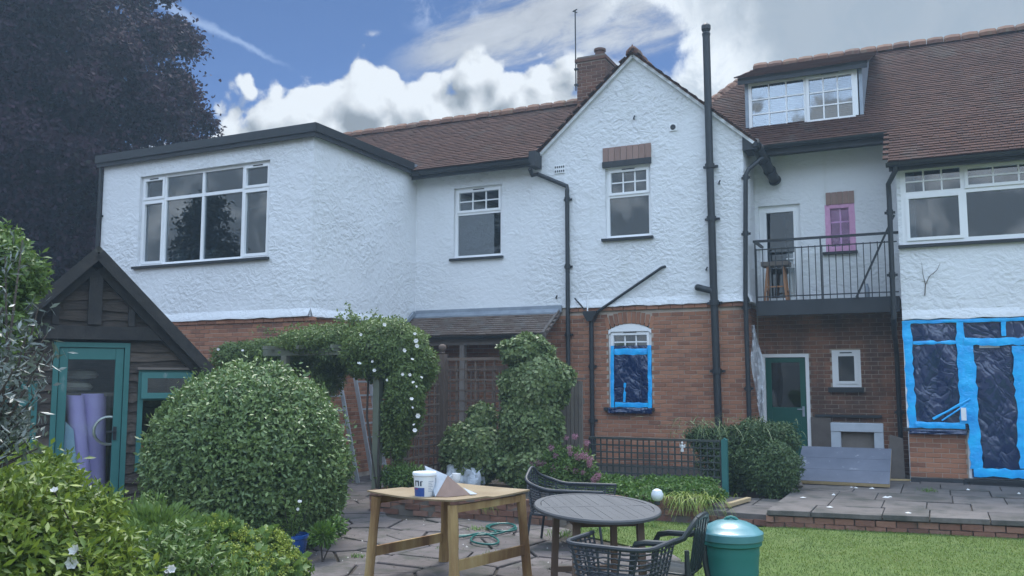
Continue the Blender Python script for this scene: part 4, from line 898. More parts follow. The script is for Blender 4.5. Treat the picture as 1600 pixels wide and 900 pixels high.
for (by_, bx_, ty_, r_, h_, lab) in ((AY + .03, SX - .17, AY - .16, .105, 1.56, 'narrow lilac foam roll leaning behind the shed door glass'), (AY + .10, SX - .38, AY + .05, .165, 1.58, 'thick lilac foam roll standing further back inside the shed')):
    b = MB(); n_ = 40; pts = [(r_ * (1 - .45 * k / n_) * math.cos(k * .45), r_ * (1 - .45 * k / n_) * math.sin(k * .45)) for k in range(n_)]
    out = [(r_ * math.cos(k * math.pi / 12), r_ * math.sin(k * math.pi / 12)) for k in range(24)]
    b.add([(bx_ + x, by_ + y_, .08) for x, y_ in out] + [(bx_ + x, ty_ + y_, h_) for x, y_ in out] + [(bx_ + x * .3, ty_ + y_ * .3, h_ - .05) for x, y_ in out], [(k, (k + 1) % 24, 24 + (k + 1) % 24, 24 + k) for k in range(24)] + [(24 + k, 24 + (k + 1) % 24, 48 + (k + 1) % 24, 48 + k) for k in range(24)] + [tuple(range(48, 72))])
    tag(b.build('foam_roll', M['purple'], smooth=True), lab, 'foam roll')
M['bluesheet'] = material('pale_blue_board', [(.25, .38, .55), (.36, .48, .62)], .6, scale=5)
tag(MB().add([(SX - .03, AY - .27, .08), (SX - .03, AY - .02, .08), (SX - .04, AY - .16, 1.15), (SX - .04, AY - .25, 1.25), (SX - .045, AY - .27, .08), (SX - .045, AY - .02, .08), (SX - .055, AY - .16, 1.15), (SX - .055, AY - .25, 1.25)], [(0, 1, 2, 3), (7, 6, 5, 4), (0, 4, 5, 1), (1, 5, 6, 2), (2, 6, 7, 3), (3, 7, 4, 0)]).build('blue_sheet', M['bluesheet']), 'pale blue sheet leaning inside the shed door', 'sheet')
M['steel'] = material('bright_steel', [(.55, .56, .57), (.66, .66, .66)], .3, scale=8, metal=.9)
tag(MB().tube([(SX - .06 + .02 * math.cos(k * math.pi / 12), AY + .235 + .17 * math.cos(k * math.pi / 12), 1.13 + .17 * math.sin(k * math.pi / 12)) for k in range(24)], .018, 6, closed=True).build('wheel_rim', M['steel'], smooth=True), 'shiny round metal rim behind the shed door handle', 'wheel rim')
M['cushion'] = material('faded_cloth', [(.30, .28, .26), (.42, .38, .34)], .9, scale=7)
for k, (y_, z_) in enumerate(((AY - .14, 1.60), (AY - .08, 1.75))):
    tag(MB().lathe([(.02, 0), (.18, .02), (.21, .06), (.17, .11), (.02, .13)], 16, (SX - .5, y_, z_)).build('cushion', M['cushion'], smooth=True), ('lower' if k == 0 else 'upper') + ' pale cushion stacked on the shelf behind the shed door', 'cushion')
tag(MB().box(SX - .75, SX - .28, AY - .45, AY + .3, 1.55, 1.59).box(SX - .75, SX - .7, AY - .45, AY - .4, .06, 1.549).box(SX - .75, SX - .7, AY + .25, AY + .3, .06, 1.549).build('shelf', M['greywood']), 'rough wooden shelf inside the shed', 'shelf')
M['orange'] = material('terracotta_plastic', [(.35, .13, .06), (.42, .18, .09)], .7)
wbch = thing('bench', 'workbench with orange top inside the shed window', 'bench', (SX - .35, AY + .85, 0))
MB().box(SX - .65, SX - .12, AY + .5, AY + 1.3, .86, .95).build('bench_top', M['orange'], wbch)
for x in (SX - .6, SX - .17):
    for y_ in (AY + .55, AY + 1.25): MB().box(x - .03, x + .03, y_ - .03, y_ + .03, .06, .859).build('leg', M['greywood'], wbch)
MB().box(SX - .62, SX - .14, AY + .6, AY + 1.2, .5, .855).build('drawer', M['cushion'], wbch)

rotm = Matrix.Rotation(SROT, 4, 'Z'); shed.rotation_euler.z = SROT
for o in COL.objects:                                   # what stands inside the shed turns with it
    if o.parent is None and o.name.split('.')[0] in ('foam_roll', 'blue_sheet', 'wheel_rim', 'cushion', 'shelf', 'bench'):
        o.location = SPIV + rotm @ (o.location - SPIV); o.rotation_euler.z = SROT

# ================================================================== ARCH, TRELLIS, FENCE, LADDERS
M['post'] = material('greenish_post', [(.095, .11, .075), (.15, .16, .115), (.20, .19, .15)], .9, 'random', 6, bump=(20, .5, .006), mixn=.6)
arch_ = thing('rose_arch', 'wooden rose arch of four posts over the garden path', 'garden arch', (-7.8, 10.7, 0))
for x, y_ in ((-6.98, 10.34), (-6.98, 11.05), (-8.6, 10.34), (-8.6, 11.05)): MB().box(x - .05, x + .05, y_ - .05, y_ + .05, 0, 2.1).build('post', M['post'], arch_, bevel=.006)
for y_ in (10.34, 11.05): MB().box(-9.0, -6.6, y_ - .03, y_ + .03, 2.101, 2.19).build('beam', M['post'], arch_)
for x in (-8.8, -8.2, -7.6, -7.0): MB().box(x - .025, x + .025, 10.1, 11.3, 2.191, 2.24).build('rafter', M['post'], arch_)
def lattice(name, p, q, z0, z1, sp, lab, cat='trellis', mat='trelwood', wdt=.028, frame=.045, zsp=None):
    p, q = Vector((*p, 0)), Vector((*q, 0)); d = (q - p).normalized(); L_ = (q - p).length; nn = Vector((d.y, -d.x, 0)); t = thing(name, lab, cat, ((p + q) / 2 + Vector((0, 0, z0))))
    at_ = lambda s, z, o=0: p + d * s + nn * o + Vector((0, 0, z)); up = (0, 0, 1)
    for z in (z0, z1): MB().bar(at_(0, z), at_(L_, z), .05, frame, up).build('rail', M[mat], t)
    n_ = round(L_ / sp)
    for i in range(n_ + 1):
        s = L_ * i / n_; s += random.uniform(-.004, .004); MB().bar(at_(s, z0 + frame / 2), at_(s + random.uniform(-.004, .004), z1 - frame / 2), wdt, .012, nn).build('slat', M[mat], t)
    m_ = round((z1 - z0) / (zsp or sp))
    for i in range(1, m_): z = z0 + (z1 - z0) * i / m_; MB().bar(at_(0, z, .0125), at_(L_, z + random.uniform(-.006, .006), .0125), .011, wdt, up).build('slat', M[mat], t)
    return t
lattice('garden_trellis', (-6.80, 10.42), (-6.80, 11.70), .35, 1.98, .145, 'grey trellis panel running back beside the rose arch')
lattice('garden_trellis', (-6.70, 11.78), (-4.95, 11.78), .35, 2.06, .155, 'grey square trellis panel half covered by ivy')
lattice('garden_trellis', (-6.70, 15.45), (-9.5, 15.45), .25, 2.0, .16, 'weathered trellis against the brick wall under the lean-to roof')
tp = MB().box(-6.80 - .055, -6.80 + .055, 11.74, 11.85, 0, 2.14).build('trellis_post', M['trelwood'], at=(-6.8, 11.8, 0)); tag(tp, 'grey trellis post with round ball finial', 'post')
MB().lathe([(.03, 0), (.045, .015), (.025, .035), (.05, .06), (.062, .095), (.05, .13), (.02, .15)], 14, (-6.8, 11.795, 2.141)).build('finial', M['trelwood'], tp, smooth=True)
f0, f1 = onY(866, 640, 12.3).x, onY(910, 640, 12.3).x; fp = thing('fence_panel', 'narrow dark brown vertical board fence panel between ivy and downpipe', 'fence', ((f0 + f1) / 2, 12.3, 0))
n_ = 7
for i in range(n_): MB().box(f0 + (f1 - f0) * i / n_ + .004, f0 + (f1 - f0) * (i + 1) / n_ - .004, 12.3, 12.33 + random.uniform(0, .01), .1, 1.74 + random.uniform(-.01, .01)).build('board', M['greywood'], fp)
for z in (.5, 1.4): MB().box(f0, f1, 12.345, 12.39, z, z + .08).build('rail', M['greywood'], fp)
MB().box(f0, f1 + .02, 12.28, 12.4, 1.752, 1.78).build('cap', M['greywood'], fp)
M['darktrel'] = material('dark_stained_trellis', [(.030, .036, .034), (.06, .07, .062)], .8, scale=8)
L0, L1 = onY(921, 720, 12.85).x, onY(1126, 720, 12.85).x
lattice('garden_trellis', (L0, 12.85), (L1, 12.85), .27, .88, .095, 'low dark trellis panel across the raised bed', mat='darktrel', wdt=.02, frame=.03, zsp=.10)
tag(MB().box(L1 + .02, L1 + .1, 12.81, 12.89, .0, .90).prism([(L1 + .02, .9), (L1 + .1, .9), (L1 + .06, .93)], 'xz', 12.81, 12.89).build('trellis_post', M['teal_paint'], at=(L1 + .06, 12.85, 0)), 'teal painted post at the right end of the low dark trellis', 'post')
M['alu'] = material('dull_aluminium', [(.42, .45, .48), (.58, .60, .62)], .4, scale=7, metal=.6)
for (ya, yb, H_, xb_, xt_, lab) in ((12.36, 12.80, 2.6, -9.02, -9.64, 'aluminium ladder leaning on the brick wall nearest the round bush'), (13.22, 13.66, 2.75, -9.0, -9.64, 'aluminium ladder leaning on the brick wall nearest the rose arch post')):
    ld = thing('ladder', lab, 'ladder', (xb_, (ya + yb) / 2, 0), group='ladders by the rose arch')
    at_ = lambda y_, z: Vector((xb_ + (xt_ - xb_) * z / H_, y_, z))
    for y_ in (ya, yb): MB().bar(at_(y_, .0), at_(y_, H_), .028, .07, (1, 0, 0)).build('stile', M['alu'], ld)
    z = .25
    while z < H_ - .1: MB().bar(at_(ya + .015, z), at_(yb - .015, z), .035, .03).build('rung', M['alu'], ld); z += .245
M['paintwhite'] = material('white_board', [(.52, .53, .54), (.62, .62, .61)], .6)
wbd = MB().hexa([(-9.40, 12.15, .9), (-9.36, 12.62, .9), (-9.34, 12.62, .9), (-9.38, 12.15, .9), (-9.60, 12.25, 1.75), (-9.58, 12.50, 1.75), (-9.56, 12.50, 1.75), (-9.58, 12.25, 1.75)]).build('white_board', M['paintwhite'])
tag(wbd, 'pale board caught behind the left ladder', 'board')
M['cloth'] = material('rumpled_white_plastic', [(.5, .54, .6), (.66, .69, .73)], .5, scale=9, bump=(14, 1, .03))
b = MB(); vs_ = []; n_, m_ = 9, 9
for i in range(n_):
    for j in range(m_): vs_.append((-6.4 + .55 * i / 8, 11.2 + random.uniform(-.05, .05) + j * .02, .26 + .28 * math.sin(math.pi * j / 8) + random.uniform(-.04, .04)))
b.add(vs_, [(i * m_ + j, i * m_ + j + 1, (i + 1) * m_ + j + 1, (i + 1) * m_ + j) for i in range(n_ - 1) for j in range(m_ - 1)]); so = b.build('plastic_sheet', M['cloth'], smooth=True); so.modifiers.new('solid', 'SOLIDIFY').thickness = .006
tag(so, 'crumpled white plastic heap behind the trellis by the work table', 'plastic sheet')
# ================================================================== FILMS AND THINGS ON THE HOUSE
M['bluetape'] = material('bright_blue_film_on_frame', [(.002, .22, .62), (.004, .42, .88), (.010, .58, .98)], .30, scale=4, bump=(5, .6, .05), spec=.7)
M['bluefilm'] = film_mat('blue_plastic_film', (.002, .026, .105), .24, 2.6, 1.0)
M['pinktape'] = material('pink_film_on_frame', [(.55, .25, .42), (.68, .36, .54)], .4, scale=14, bump=(18, .5, .02))
M['pinkfilm'] = film_mat('pink_plastic_film', (.66, .38, .56), .70, 6.0)
M['clearfilm'] = film_mat('milky_plastic_sheet', (.62, .66, .70), .35, 9.0)
def film(t, name, x0, x1, z0, z1, Y, mat, amp=.02, n=22, m=26, seed=1):
    r_ = np.random.default_rng(seed); ph = r_.uniform(0, 6.28, (6, 3)); vs_ = []
    for i in range(n + 1):
        for j in range(m + 1):
            u, v_ = i / n, j / m; a = 0
            for k in range(6): a += math.sin(u * (4 + 3 * k) * (1 + .3 * math.sin(ph[k, 2])) + v_ * (2 + 2.3 * k) * math.cos(ph[k, 1]) * 2 + ph[k, 0]) / (1 + .45 * k)
            ed = min(1, 6 * min(u, 1 - u, v_, 1 - v_)); vs_.append((x0 + (x1 - x0) * u, Y - amp * ed * (.45 + .3 * a) + float(r_.uniform(-.002, .002)) * ed, z0 + (z1 - z0) * v_))
    b = MB().add(vs_, [(i * (m + 1) + j, (i + 1) * (m + 1) + j, (i + 1) * (m + 1) + j + 1, i * (m + 1) + j + 1) for i in range(n) for j in range(m)])
    return b.build(name, M[mat], t)
def ribbon(t, p, q, wd, Y, mat, seed, name='tape', th=.004, wav=.10):
    """ragged-edged strip of film pressed on a frame member, from p to q in the wall plane"""
    r_ = random.Random(seed); p, q = Vector(p), Vector(q); d = q - p; L_ = d.length; d.normalize(); s = Vector((-d.y, d.x)); n = max(3, int(L_ / .08)); vs_ = []
    for i in range(n + 1):
        c_ = p + d * L_ * i / n; a = wd / 2 * (1 + r_.uniform(-wav, wav)); e_ = wd / 2 * (1 + r_.uniform(-wav, wav)); o_ = r_.uniform(0, .012)
        for k, off in ((0, -a), (1, 0), (2, e_)):
            g = c_ + s * off; vs_.append((g.x, Y - (o_ if k == 1 else 0), g.y))
    k_ = len(vs_); vs_ += [(x, y_ + th, z) for x, y_, z in vs_]
    fs = []
    for i in range(n):
        for k in (0, 1): a = i * 3 + k; fs += [(a, a + 3, a + 4, a + 1), (k_ + a, k_ + a + 1, k_ + a + 4, k_ + a + 3)]
        fs += [(i * 3, k_ + i * 3, k_ + i * 3 + 3, i * 3 + 3), (i * 3 + 2, i * 3 + 5, k_ + i * 3 + 5, k_ + i * 3 + 2)]
    MB().add(vs_, fs).build(name, M[mat], t, smooth=True)
# ground floor sash window in the brick wall
t = thing('window_film', 'blue film taped over the arched window in the brick wall', 'plastic film', ((LW[0] + LW[1]) / 2, YM, LW[2]))
fx0, fx1, fz0, fz1 = LW[0] + .04, LW[1] - .005, LW[2] + .0, LW[2] + (LW[3] - LW[2]) * .735; fy = YM + .035
film(t, 'film', fx0, fx1, fz0, fz1, fy, 'bluefilm', .02, seed=3); film(t, 'film', fx0 - .02, fx1 + .02, fz0 - .10, fz0 + .0, YM - .085, 'bluefilm', .02, 16, 4, seed=4)
zt_ = LW[2] + .68 * (LW[3] - LW[2]) - .03
for k, (p, q, wd) in enumerate((((fx0 + .03, fz0), (fx0 + .035, fz1), .075), ((fx1 - .04, fz0), (fx1 - .035, fz1), .085), ((fx0 + .08, fz0 + .05), (fx1 - .08, fz0 + .05), .10), ((fx0 + .08, zt_), (fx1 - .08, zt_ - .005), .13), ((fx0 + .26, fz0 + .1), (fx0 + .28, fz0 + .45), .06))):
    ribbon(t, p, q, wd * .85, fy - .014 - .002 * k, 'bluetape', k, wav=.2)
# bay windows and garden doors of the right block
t = thing('window_film', 'blue film sheeting over the ground floor bay window and garden doors', 'plastic film', (.7, YB, .3))
film(t, 'film', BG[0], .40, BG[2] - .02, 2.69, YB - .005, 'bluefilm', .035, seed=8); film(t, 'film', .40, 2.0, .28, 2.69, YB - .005, 'bluefilm', .035, 30, 34, seed=9)
film(t, 'film', BG[0], .36, BG[2] - .09, BG[2] - .02, YB - .075, 'bluefilm', .02, 14, 4, seed=12)
fy = YB - .035; zt_ = 2.325; door_l, door_m = .40, 1.13
S_ = [((BG[0] + .06, BG[2]), (BG[0] + .04, 2.67), .15), ((BG[0], 2.655), (2.0, 2.655), .07), ((BG[0] + .12, zt_), (.36, zt_), .075), ((BG[0] + .1, BG[2] + .05), (.34, BG[2] + .05), .12), ((.33, BG[2] + .08), (.335, 2.63), .14), ((.46, .42), (.44, zt_ - .05), .20),
      ((.38, zt_), (2.0, zt_), .14), ((.42, .37), (2.0, .37), .16), ((door_m, .45), (door_m - .01, zt_ - .07), .26), ((.92, zt_ + .08), (.92, 2.62), .085), ((-.1, BG[2] + .14), (.42, 1.46), .045), ((.02, BG[2] + .12), (.40, 1.40), .03), ((1.55, .45), (1.56, zt_ - .07), .16)]
for k, (p, q, wd) in enumerate(S_): ribbon(t, p, q, wd * .78, fy - .003 * k, 'bluetape', 30 + k, wav=.26)
tag(MB().box(.29, .36, YB - .12, YB - .10, 1.14, 1.33).build('paper_note', M['upvc']), 'small white paper stuck on the blue film beside the garden door', 'paper')
# pink film upstairs
t = thing('window_film', 'pink film taped over the small window above the balcony', 'plastic film', ((PW[0] + PW[1]) / 2, YR, PW[2]))
film(t, 'film', PW[0], PW[1], PW[2], PW[3], YR + .02, 'pinkfilm', .012, 12, 16, seed=21)
for k, (p, q, wd) in enumerate((((PW[0] + .03, PW[2]), (PW[0] + .03, PW[3]), .09), ((PW[1] - .03, PW[2]), (PW[1] - .035, PW[3]), .10), ((PW[0] + .07, PW[3] - .03), (PW[1] - .07, PW[3] - .03), .08), ((PW[0] + .07, PW[2] + .04), (PW[1] - .07, PW[2] + .04), .11))): ribbon(t, p, q, wd, YR - .004 - .002 * k, 'pinktape', 60 + k)
# torn clear sheet hanging at the corner of the gable
p0, p1 = onY(1175, 508, YM + .15), onY(1190, 665, YM + .1); b = MB(); vs_ = []; n_ = 26
for i in range(n_ + 1):
    f_ = i / n_; c_ = p0.lerp(p1, f_); wd = .05 + .16 * math.sin(math.pi * min(1, f_ * 1.1)) ** 1.3
    for j in range(6): vs_.append((c_.x + .02 + wd * (j / 5 - .4), c_.y + .05 * math.sin(j * 1.7 + i * .5) + random.uniform(-.012, .012) - .05, c_.z))
b.add(vs_, [(i * 6 + j, i * 6 + j + 1, i * 6 + j + 7, i * 6 + j + 6) for i in range(n_) for j in range(5)]); tag(b.build('plastic_sheet', M['clearfilm'], smooth=True), 'torn clear plastic sheet hanging beside the green back door', 'plastic sheet')
# dead vine on the right block
M['twig'] = material('dry_twig', [(.10, .085, .07), (.16, .13, .11)], .9)
v0 = [onY(*p, YB - .012) for p in ((1445, 462), (1446, 445), (1452, 432), (1464, 422), (1469, 411))]; v1 = [onY(*p, YB - .012) for p in ((1446, 445), (1442, 428), (1440, 410))]
tag(MB().tube(v0, [.007, .007, .005, .004, .002], 5).tube(v1, [.006, .004, .002], 5).build('dead_vine', M['twig']), 'dry forked vine stem left on the white wall', 'dead vine')
# stool on the balcony
M['orangewood'] = material('varnished_wood', [(.26, .115, .05), (.36, .17, .075)], .5, scale=6, aniso=(1, 1, .3))
sx = onY(1213, 430, 16.25).x; st_ = thing('stool', 'wooden bar stool with grey seat on the balcony', 'stool', (sx, 16.25, bz))
MB().box(-.24, .24, -.16, .16, .63, .71).build('seat', M['greywood'], st_, local=True, bevel=.008)
for x in (-1, 1):
    for y_ in (-1, 1): MB().bar((x * .19, y_ * .15, 0), (x * .13, y_ * .1, .629), .035).build('leg', M['orangewood'], st_, local=True)
    MB().bar((x * .175, -.13, .2), (x * .175, .13, .2), .025).build('rung', M['orangewood'], st_, local=True)
MB().bar((-.16, -.125, .26), (.16, -.125, .26), .025).build('rung', M['orangewood'], st_, local=True)
tag(MB().lathe([(.035, 0), (.04, .02), (.04, .17), (.02, .22), (.02, .25)], 12, (onY(1355, 455, 16.2).x, 16.2, bz)).build('bottle', M['lead'], smooth=True), 'small grey bottle standing on the balcony floor', 'bottle')
# boxes seen behind the extension window
M['card'] = material('grey_card', [(.30, .31, .30), (.42, .42, .40)], .8, scale=10)
for k, (px, w_) in enumerate(((283, .26), (325, .34))):
    p = onY(px, 398, YE + .45); c_ = MB().box(p.x - w_ / 2, p.x + w_ / 2, YE + .4, YE + .65, p.z - .14, p.z + .06).build('storage_box', M['card']); MB().box(p.x - w_ / 2 - .01, p.x + w_ / 2 + .01, YE + .39, YE + .66, p.z + .061, p.z + .085).build('lid', M['card'], c_)
    tag(c_, ('left' if k == 0 else 'right') + ' grey storage box behind the large extension window', 'box')
px_ = onY(300, 398, YE + .5); sh_ = MB().box(px_.x - 1.0, px_.x + .9, YE + .36, YE + .8, px_.z - .18, px_.z - .141).build('window_shelf', M['room']); tag(sh_, 'shelf behind the large extension window', 'shelf')
for x in (-.95, .85): MB().box(px_.x + x - .03, px_.x + x + .03, YE + .38, YE + .78, 3.0, px_.z - .181).build('leg', M['room'], sh_)

# ================================================================== THINGS ON THE TERRACE
M['foil'] = material('grey_foil_board', [(.095, .105, .135), (.155, .165, .20)], .55, scale=3, bump=(12, .2, .01), stain=(9, .62, .74, (.5, .5, .5), .6))
M['foam'] = material('yellow_foam', [(.42, .30, .15), (.52, .40, .22)], .9, scale=20, bump=(60, .6, .004))
ib = thing('insulation_board', 'grey foil faced insulation board tilted against a fireplace surround', 'insulation board', (-1.36, 14.15, TZ))
tiltb = math.atan2(.44, .95); c2_, s2_ = math.cos(tiltb), math.sin(tiltb)
qb = lambda x, v_, h_: (x, v_ * c2_ - h_ * s2_, .012 + v_ * s2_ + h_ * c2_)
for k in range(3):
    v0_, v1_ = k * .35 + .002, k * .35 + .347; MB().hexa([qb(-.66, v0_, .05), qb(.66, v0_, .05), qb(.66, v1_, .05), qb(-.66, v1_, .05), qb(-.66, v0_, .055), qb(.66, v0_, .055), qb(.66, v1_, .055), qb(-.66, v1_, .055)]).build('foil_strip', M['foil'], ib, local=True)
MB().hexa([qb(-.66, 0, 0), qb(.66, 0, 0), qb(.66, 1.05, 0), qb(-.66, 1.05, 0), qb(-.66, 0, .0495), qb(.66, 0, .0495), qb(.66, 1.05, .0495), qb(-.66, 1.05, .0495)]).build('foam_core', M['foam'], ib, local=True)
M['stonegrey'] = material('grey_stone', [(.30, .33, .37), (.40, .43, .47)], .7, scale=6, bump=(20, .2, .006))
fsr = rect(15.5, 1300, 1382, 661, 760); x0, x1, zt_ = fsr[0], fsr[1], fsr[3]; fs_ = thing('fireplace_surround', 'pale grey stone fireplace surround standing against the brick wall', 'fireplace surround', ((x0 + x1) / 2, 15.5, TZ))
MB().box(x0, x0 + .15, 15.45, 15.56, TZ, zt_ - .14).build('jamb', M['stonegrey'], fs_, bevel=.006); MB().box(x1 - .14, x1, 15.45, 15.56, TZ, zt_ - .14).build('jamb', M['stonegrey'], fs_, bevel=.006); MB().box(x0, x1, 15.44, 15.57, zt_ - .139, zt_).build('header', M['stonegrey'], fs_, bevel=.006)
MB().box(x0 + .15, x1 - .14, 15.575, 15.6, TZ, zt_ - .15).build('back_panel', M['greywood'], fs_)
pl = onZ(1402, 747, TZ); tag(MB().hexa([(pl.x - .14, pl.y - .0, TZ), (pl.x + .12, pl.y - .06, TZ), (pl.x + .12, pl.y, TZ), (pl.x - .14, pl.y + .06, TZ), (pl.x - .10, pl.y + .25, .86), (pl.x + .10, pl.y + .2, .80), (pl.x + .10, pl.y + .26, .80), (pl.x - .10, pl.y + .31, .86)]).build('plank', M['greywood']), 'weathered plank leaning beside the fireplace surround', 'plank')
tag(MB().bar((pl.x - .15, pl.y - .4, TZ + .012), (pl.x + .35, pl.y - .32, TZ + .012), .06, .022).build('wood_strip', M['foam']), 'pale thin wood strip lying by the house wall', 'wood strip')
k0, k1 = onZ(1217, 768, TZ), onY(1203, 700, 13.2); tag(MB().bar(k0, k1, .05, .03).build('dark_stick', M['fascia']), 'dark flat stick leaning into the trailing shrub', 'stick')
k0 = onZ(1250, 764, TZ); tag(MB().bar(k0 + Vector((0, 0, .03)), k0 + Vector((-.18, .25, .38)), .09, .05, a2=.05, b2=.03).build('broken_post', M['greywood']), 'broken grey post stub leaning left of the insulation board', 'post')
M['newwood'] = material('pale_softwood', [(.36, .27, .15), (.45, .34, .20)], .7, scale=5, aniso=(1, 8, 8))
k0, k1 = onZ(1136, 792, .12), onZ(1170, 782, .12); tag(MB().bar(k0 + Vector((0, 0, .02)), k1 + Vector((0, 0, .02)), .07, .05).build('wood_offcut', M['newwood'], bevel=.004), 'short pale timber offcut lying on the low step', 'wood offcut')
M['plaster'] = material('plaster_crumb', [(.55, .55, .53), (.66, .65, .62)], .9)
for i, (px, py) in enumerate(((1337, 763), (1363, 764), (1384, 778), (1391, 777), (1255, 778), (1303, 774), (1233, 796), (1297, 793), (1512, 766), (1592, 772), (1419, 802), (1237, 784), (1330, 762))):
    p = onZ(px, py, TZ if px > 1245 else .10); s_ = random.uniform(.018, .04); b = MB()
    b.add([(p.x + s_ * math.cos(k * 1.05) * random.uniform(.7, 1.5), p.y + s_ * math.sin(k * 1.05) * random.uniform(.6, 1.1), p.z + .004) for k in range(6)] + [(p.x, p.y, p.z + random.uniform(.015, .03))], [(k, (k + 1) % 6, 6) for k in range(6)] + [(5, 4, 3, 2, 1, 0)])
    tag(b.build('plaster_crumb', M['plaster']), 'small white plaster crumb on the terrace paving', 'plaster crumb', 'plaster crumbs on the terrace')

# ================================================================== GARDEN FURNITURE
M['bench_ply'] = material('worn_hardboard', [(.15, .10, .052), (.23, .165, .09), (.29, .225, .14)], .6, scale=3, bump=(14, .2, .006), stain=(4, .56, .74, (.18, .12, .07), .5))
M['rawwood'] = material('rough_yellow_timber', [(.075, .038, .018), (.20, .105, .042), (.36, .24, .10), (.46, .36, .18)], .8, scale=5, aniso=(1, 1, .22), bump=(20, .5, .008))
wt = thing('work_table', 'rough wooden work table with warped board top and round legs', 'table', (-4.0, 7.08, 0), R(-13))
b = MB(); n_ = 12; hs = .515; vs_ = []
sag = lambda u, v_: .735 + .018 * (2 * u - 1) ** 2 * (1 if v_ < .5 else .3) + .012 * (2 * v_ - 1) ** 2 - .004
for h_ in (.014, 0):
    for i in range(n_ + 1):
        for j in range(n_ + 1): u, v_ = i / n_, j / n_; vs_.append((-hs + 2 * hs * u, -hs + 2 * hs * v_, sag(u, v_) + h_))
g = (n_ + 1) ** 2; I_ = lambda i, j: i * (n_ + 1) + j
fs = [(I_(i, j), I_(i + 1, j), I_(i + 1, j + 1), I_(i, j + 1)) for i in range(n_) for j in range(n_)]; fs += [tuple(g + q for q in f[::-1]) for f in fs]
ring = [I_(i, 0) for i in range(n_)] + [I_(n_, j) for j in range(n_)] + [I_(i, n_) for i in range(n_, 0, -1)] + [I_(0, j) for j in range(n_, 0, -1)]
fs += [(ring[k], ring[k - 1], g + ring[k - 1], g + ring[k]) for k in range(len(ring))]
b.add(vs_, fs).build('table_top', M['bench_ply'], wt, local=True, smooth=True)
for x in (-1, 1):
    for y_ in (-1, 1):
        r_ = random.Random(x * 3 + y_); pts = [(x * (.455 + .055 * (1 - k / 6)), y_ * (.455 + .03 * (1 - k / 6)), .722 * k / 6) for k in range(7)]
        MB().tube(pts, [.046 + r_.uniform(-.005, .005) - .004 * k / 6 for k in range(7)], 9).build('leg', M['rawwood'], wt, local=True, smooth=True)
    MB().bar((x * .50, -.50, .24), (x * .50, .50, .24), .028, .085).build('stretcher', M['rawwood'], wt, local=True)
    MB().box(x * .46 - .02, x * .46 + .02, -.42, .42, .66, .718).build('bearer', M['rawwood'], wt, local=True)
# paint tub
pb = onZ(663, 776, .745); M['tub'] = material('white_tub_plastic', [(.72, .74, .76), (.80, .81, .82)], .35, scale=5)
tub = thing('paint_tub', 'white plastic paint tub with blue label on the work table', 'tub', (pb.x, pb.y, .744))
rb = lambda z: .082 + .014 * z / .19
MB().lathe([(.078, 0), (rb(0), .006), (rb(.17), .17), (rb(.19), .19)], 28).build('tub_body', M['tub'], tub, local=True, smooth=True)
MB().lathe([(.098, .18), (.104, .185), (.105, .205), (.100, .213), (.088, .213), (.086, .206), (.0, .204)], 28).build('tub_lid', M['tub'], tub, local=True, smooth=True)
M['tubblue'] = material('blue_label', [(.03, .07, .24), (.04, .09, .30)], .4); M['tubdark'] = material('dark_print', [(.03, .035, .06), (.04, .045, .07)], .5); M['tubgrey'] = material('grey_print', [(.38, .42, .48), (.46, .50, .56)], .5); M['tubred'] = material('red_print', [(.30, .04, .10), (.34, .05, .12)], .5)
camA = math.atan2(-pb.y, -pb.x)
def patch(a0, a1, z0, z1, mat, name='label_print', off=.0012):
    n_ = 8; vs_ = []
    for o_ in (off, off - .0009):
        for z in (z0, z1):
            for k in range(n_ + 1): a = camA + R(a0 + (a1 - a0) * k / n_); vs_.append(((rb(z) + o_) * math.cos(a), (rb(z) + o_) * math.sin(a), z))
    m_ = n_ + 1; fs = [(k, k + 1, m_ + k + 1, m_ + k) for k in range(n_)] + [(2 * m_ + k, 3 * m_ + k, 3 * m_ + k + 1, 2 * m_ + k + 1) for k in range(n_)]
    MB().add(vs_, fs).build(name, M[mat], tub, local=True, smooth=True)
patch(-75, 0, .012, .085, 'tubblue'); patch(-62, -38, .072, .08, 'tubred', off=.0024)
for a in (-58, -38): patch(a, a + 7, .10, .145, 'tubdark')
patch(-51, -31, .137, .146, 'tubdark', off=.0022); patch(-24, -16, .10, .14, 'tubdark'); patch(-22, -10, .135, .142, 'tubdark', off=.0022)
for k in range(7): patch(22, 55 - (k % 3) * 7, .05 + k * .014, .056 + k * .014, 'tubgrey')
MB().tube([(.105 * math.cos(camA + R(90 + 180 * k / 12)), .105 * math.sin(camA + R(90 + 180 * k / 12)), .17 - .02 * math.sin(math.pi * k / 12)) for k in range(13)], .003, 5).build('handle', M['tub'], tub, local=True)
# mug
pm = onZ(713, 754, .745); M['china'] = material('white_china', [(.74, .75, .76), (.78, .78, .78)], .2)
mug = thing('mug', 'white china mug at the back of the work table', 'mug', (pm.x, pm.y, .748))
MB().lathe([(.030, 0), (.034, .004), (.042, .04), (.044, .085), (.041, .085), (.038, .03), (.0, .02)], 22).build('mug_body', M['china'], mug, local=True, smooth=True)
la = math.atan2(-pm.y, -pm.x) - R(90); ux_, uy_ = math.cos(la), math.sin(la)
MB().tube([((.038 + .030 * math.sin(math.pi * k / 10)) * ux_, (.038 + .030 * math.sin(math.pi * k / 10)) * uy_, .018 + .055 * k / 10) for k in range(11)], .006, 6).build('handle', M['china'], mug, local=True, smooth=True)
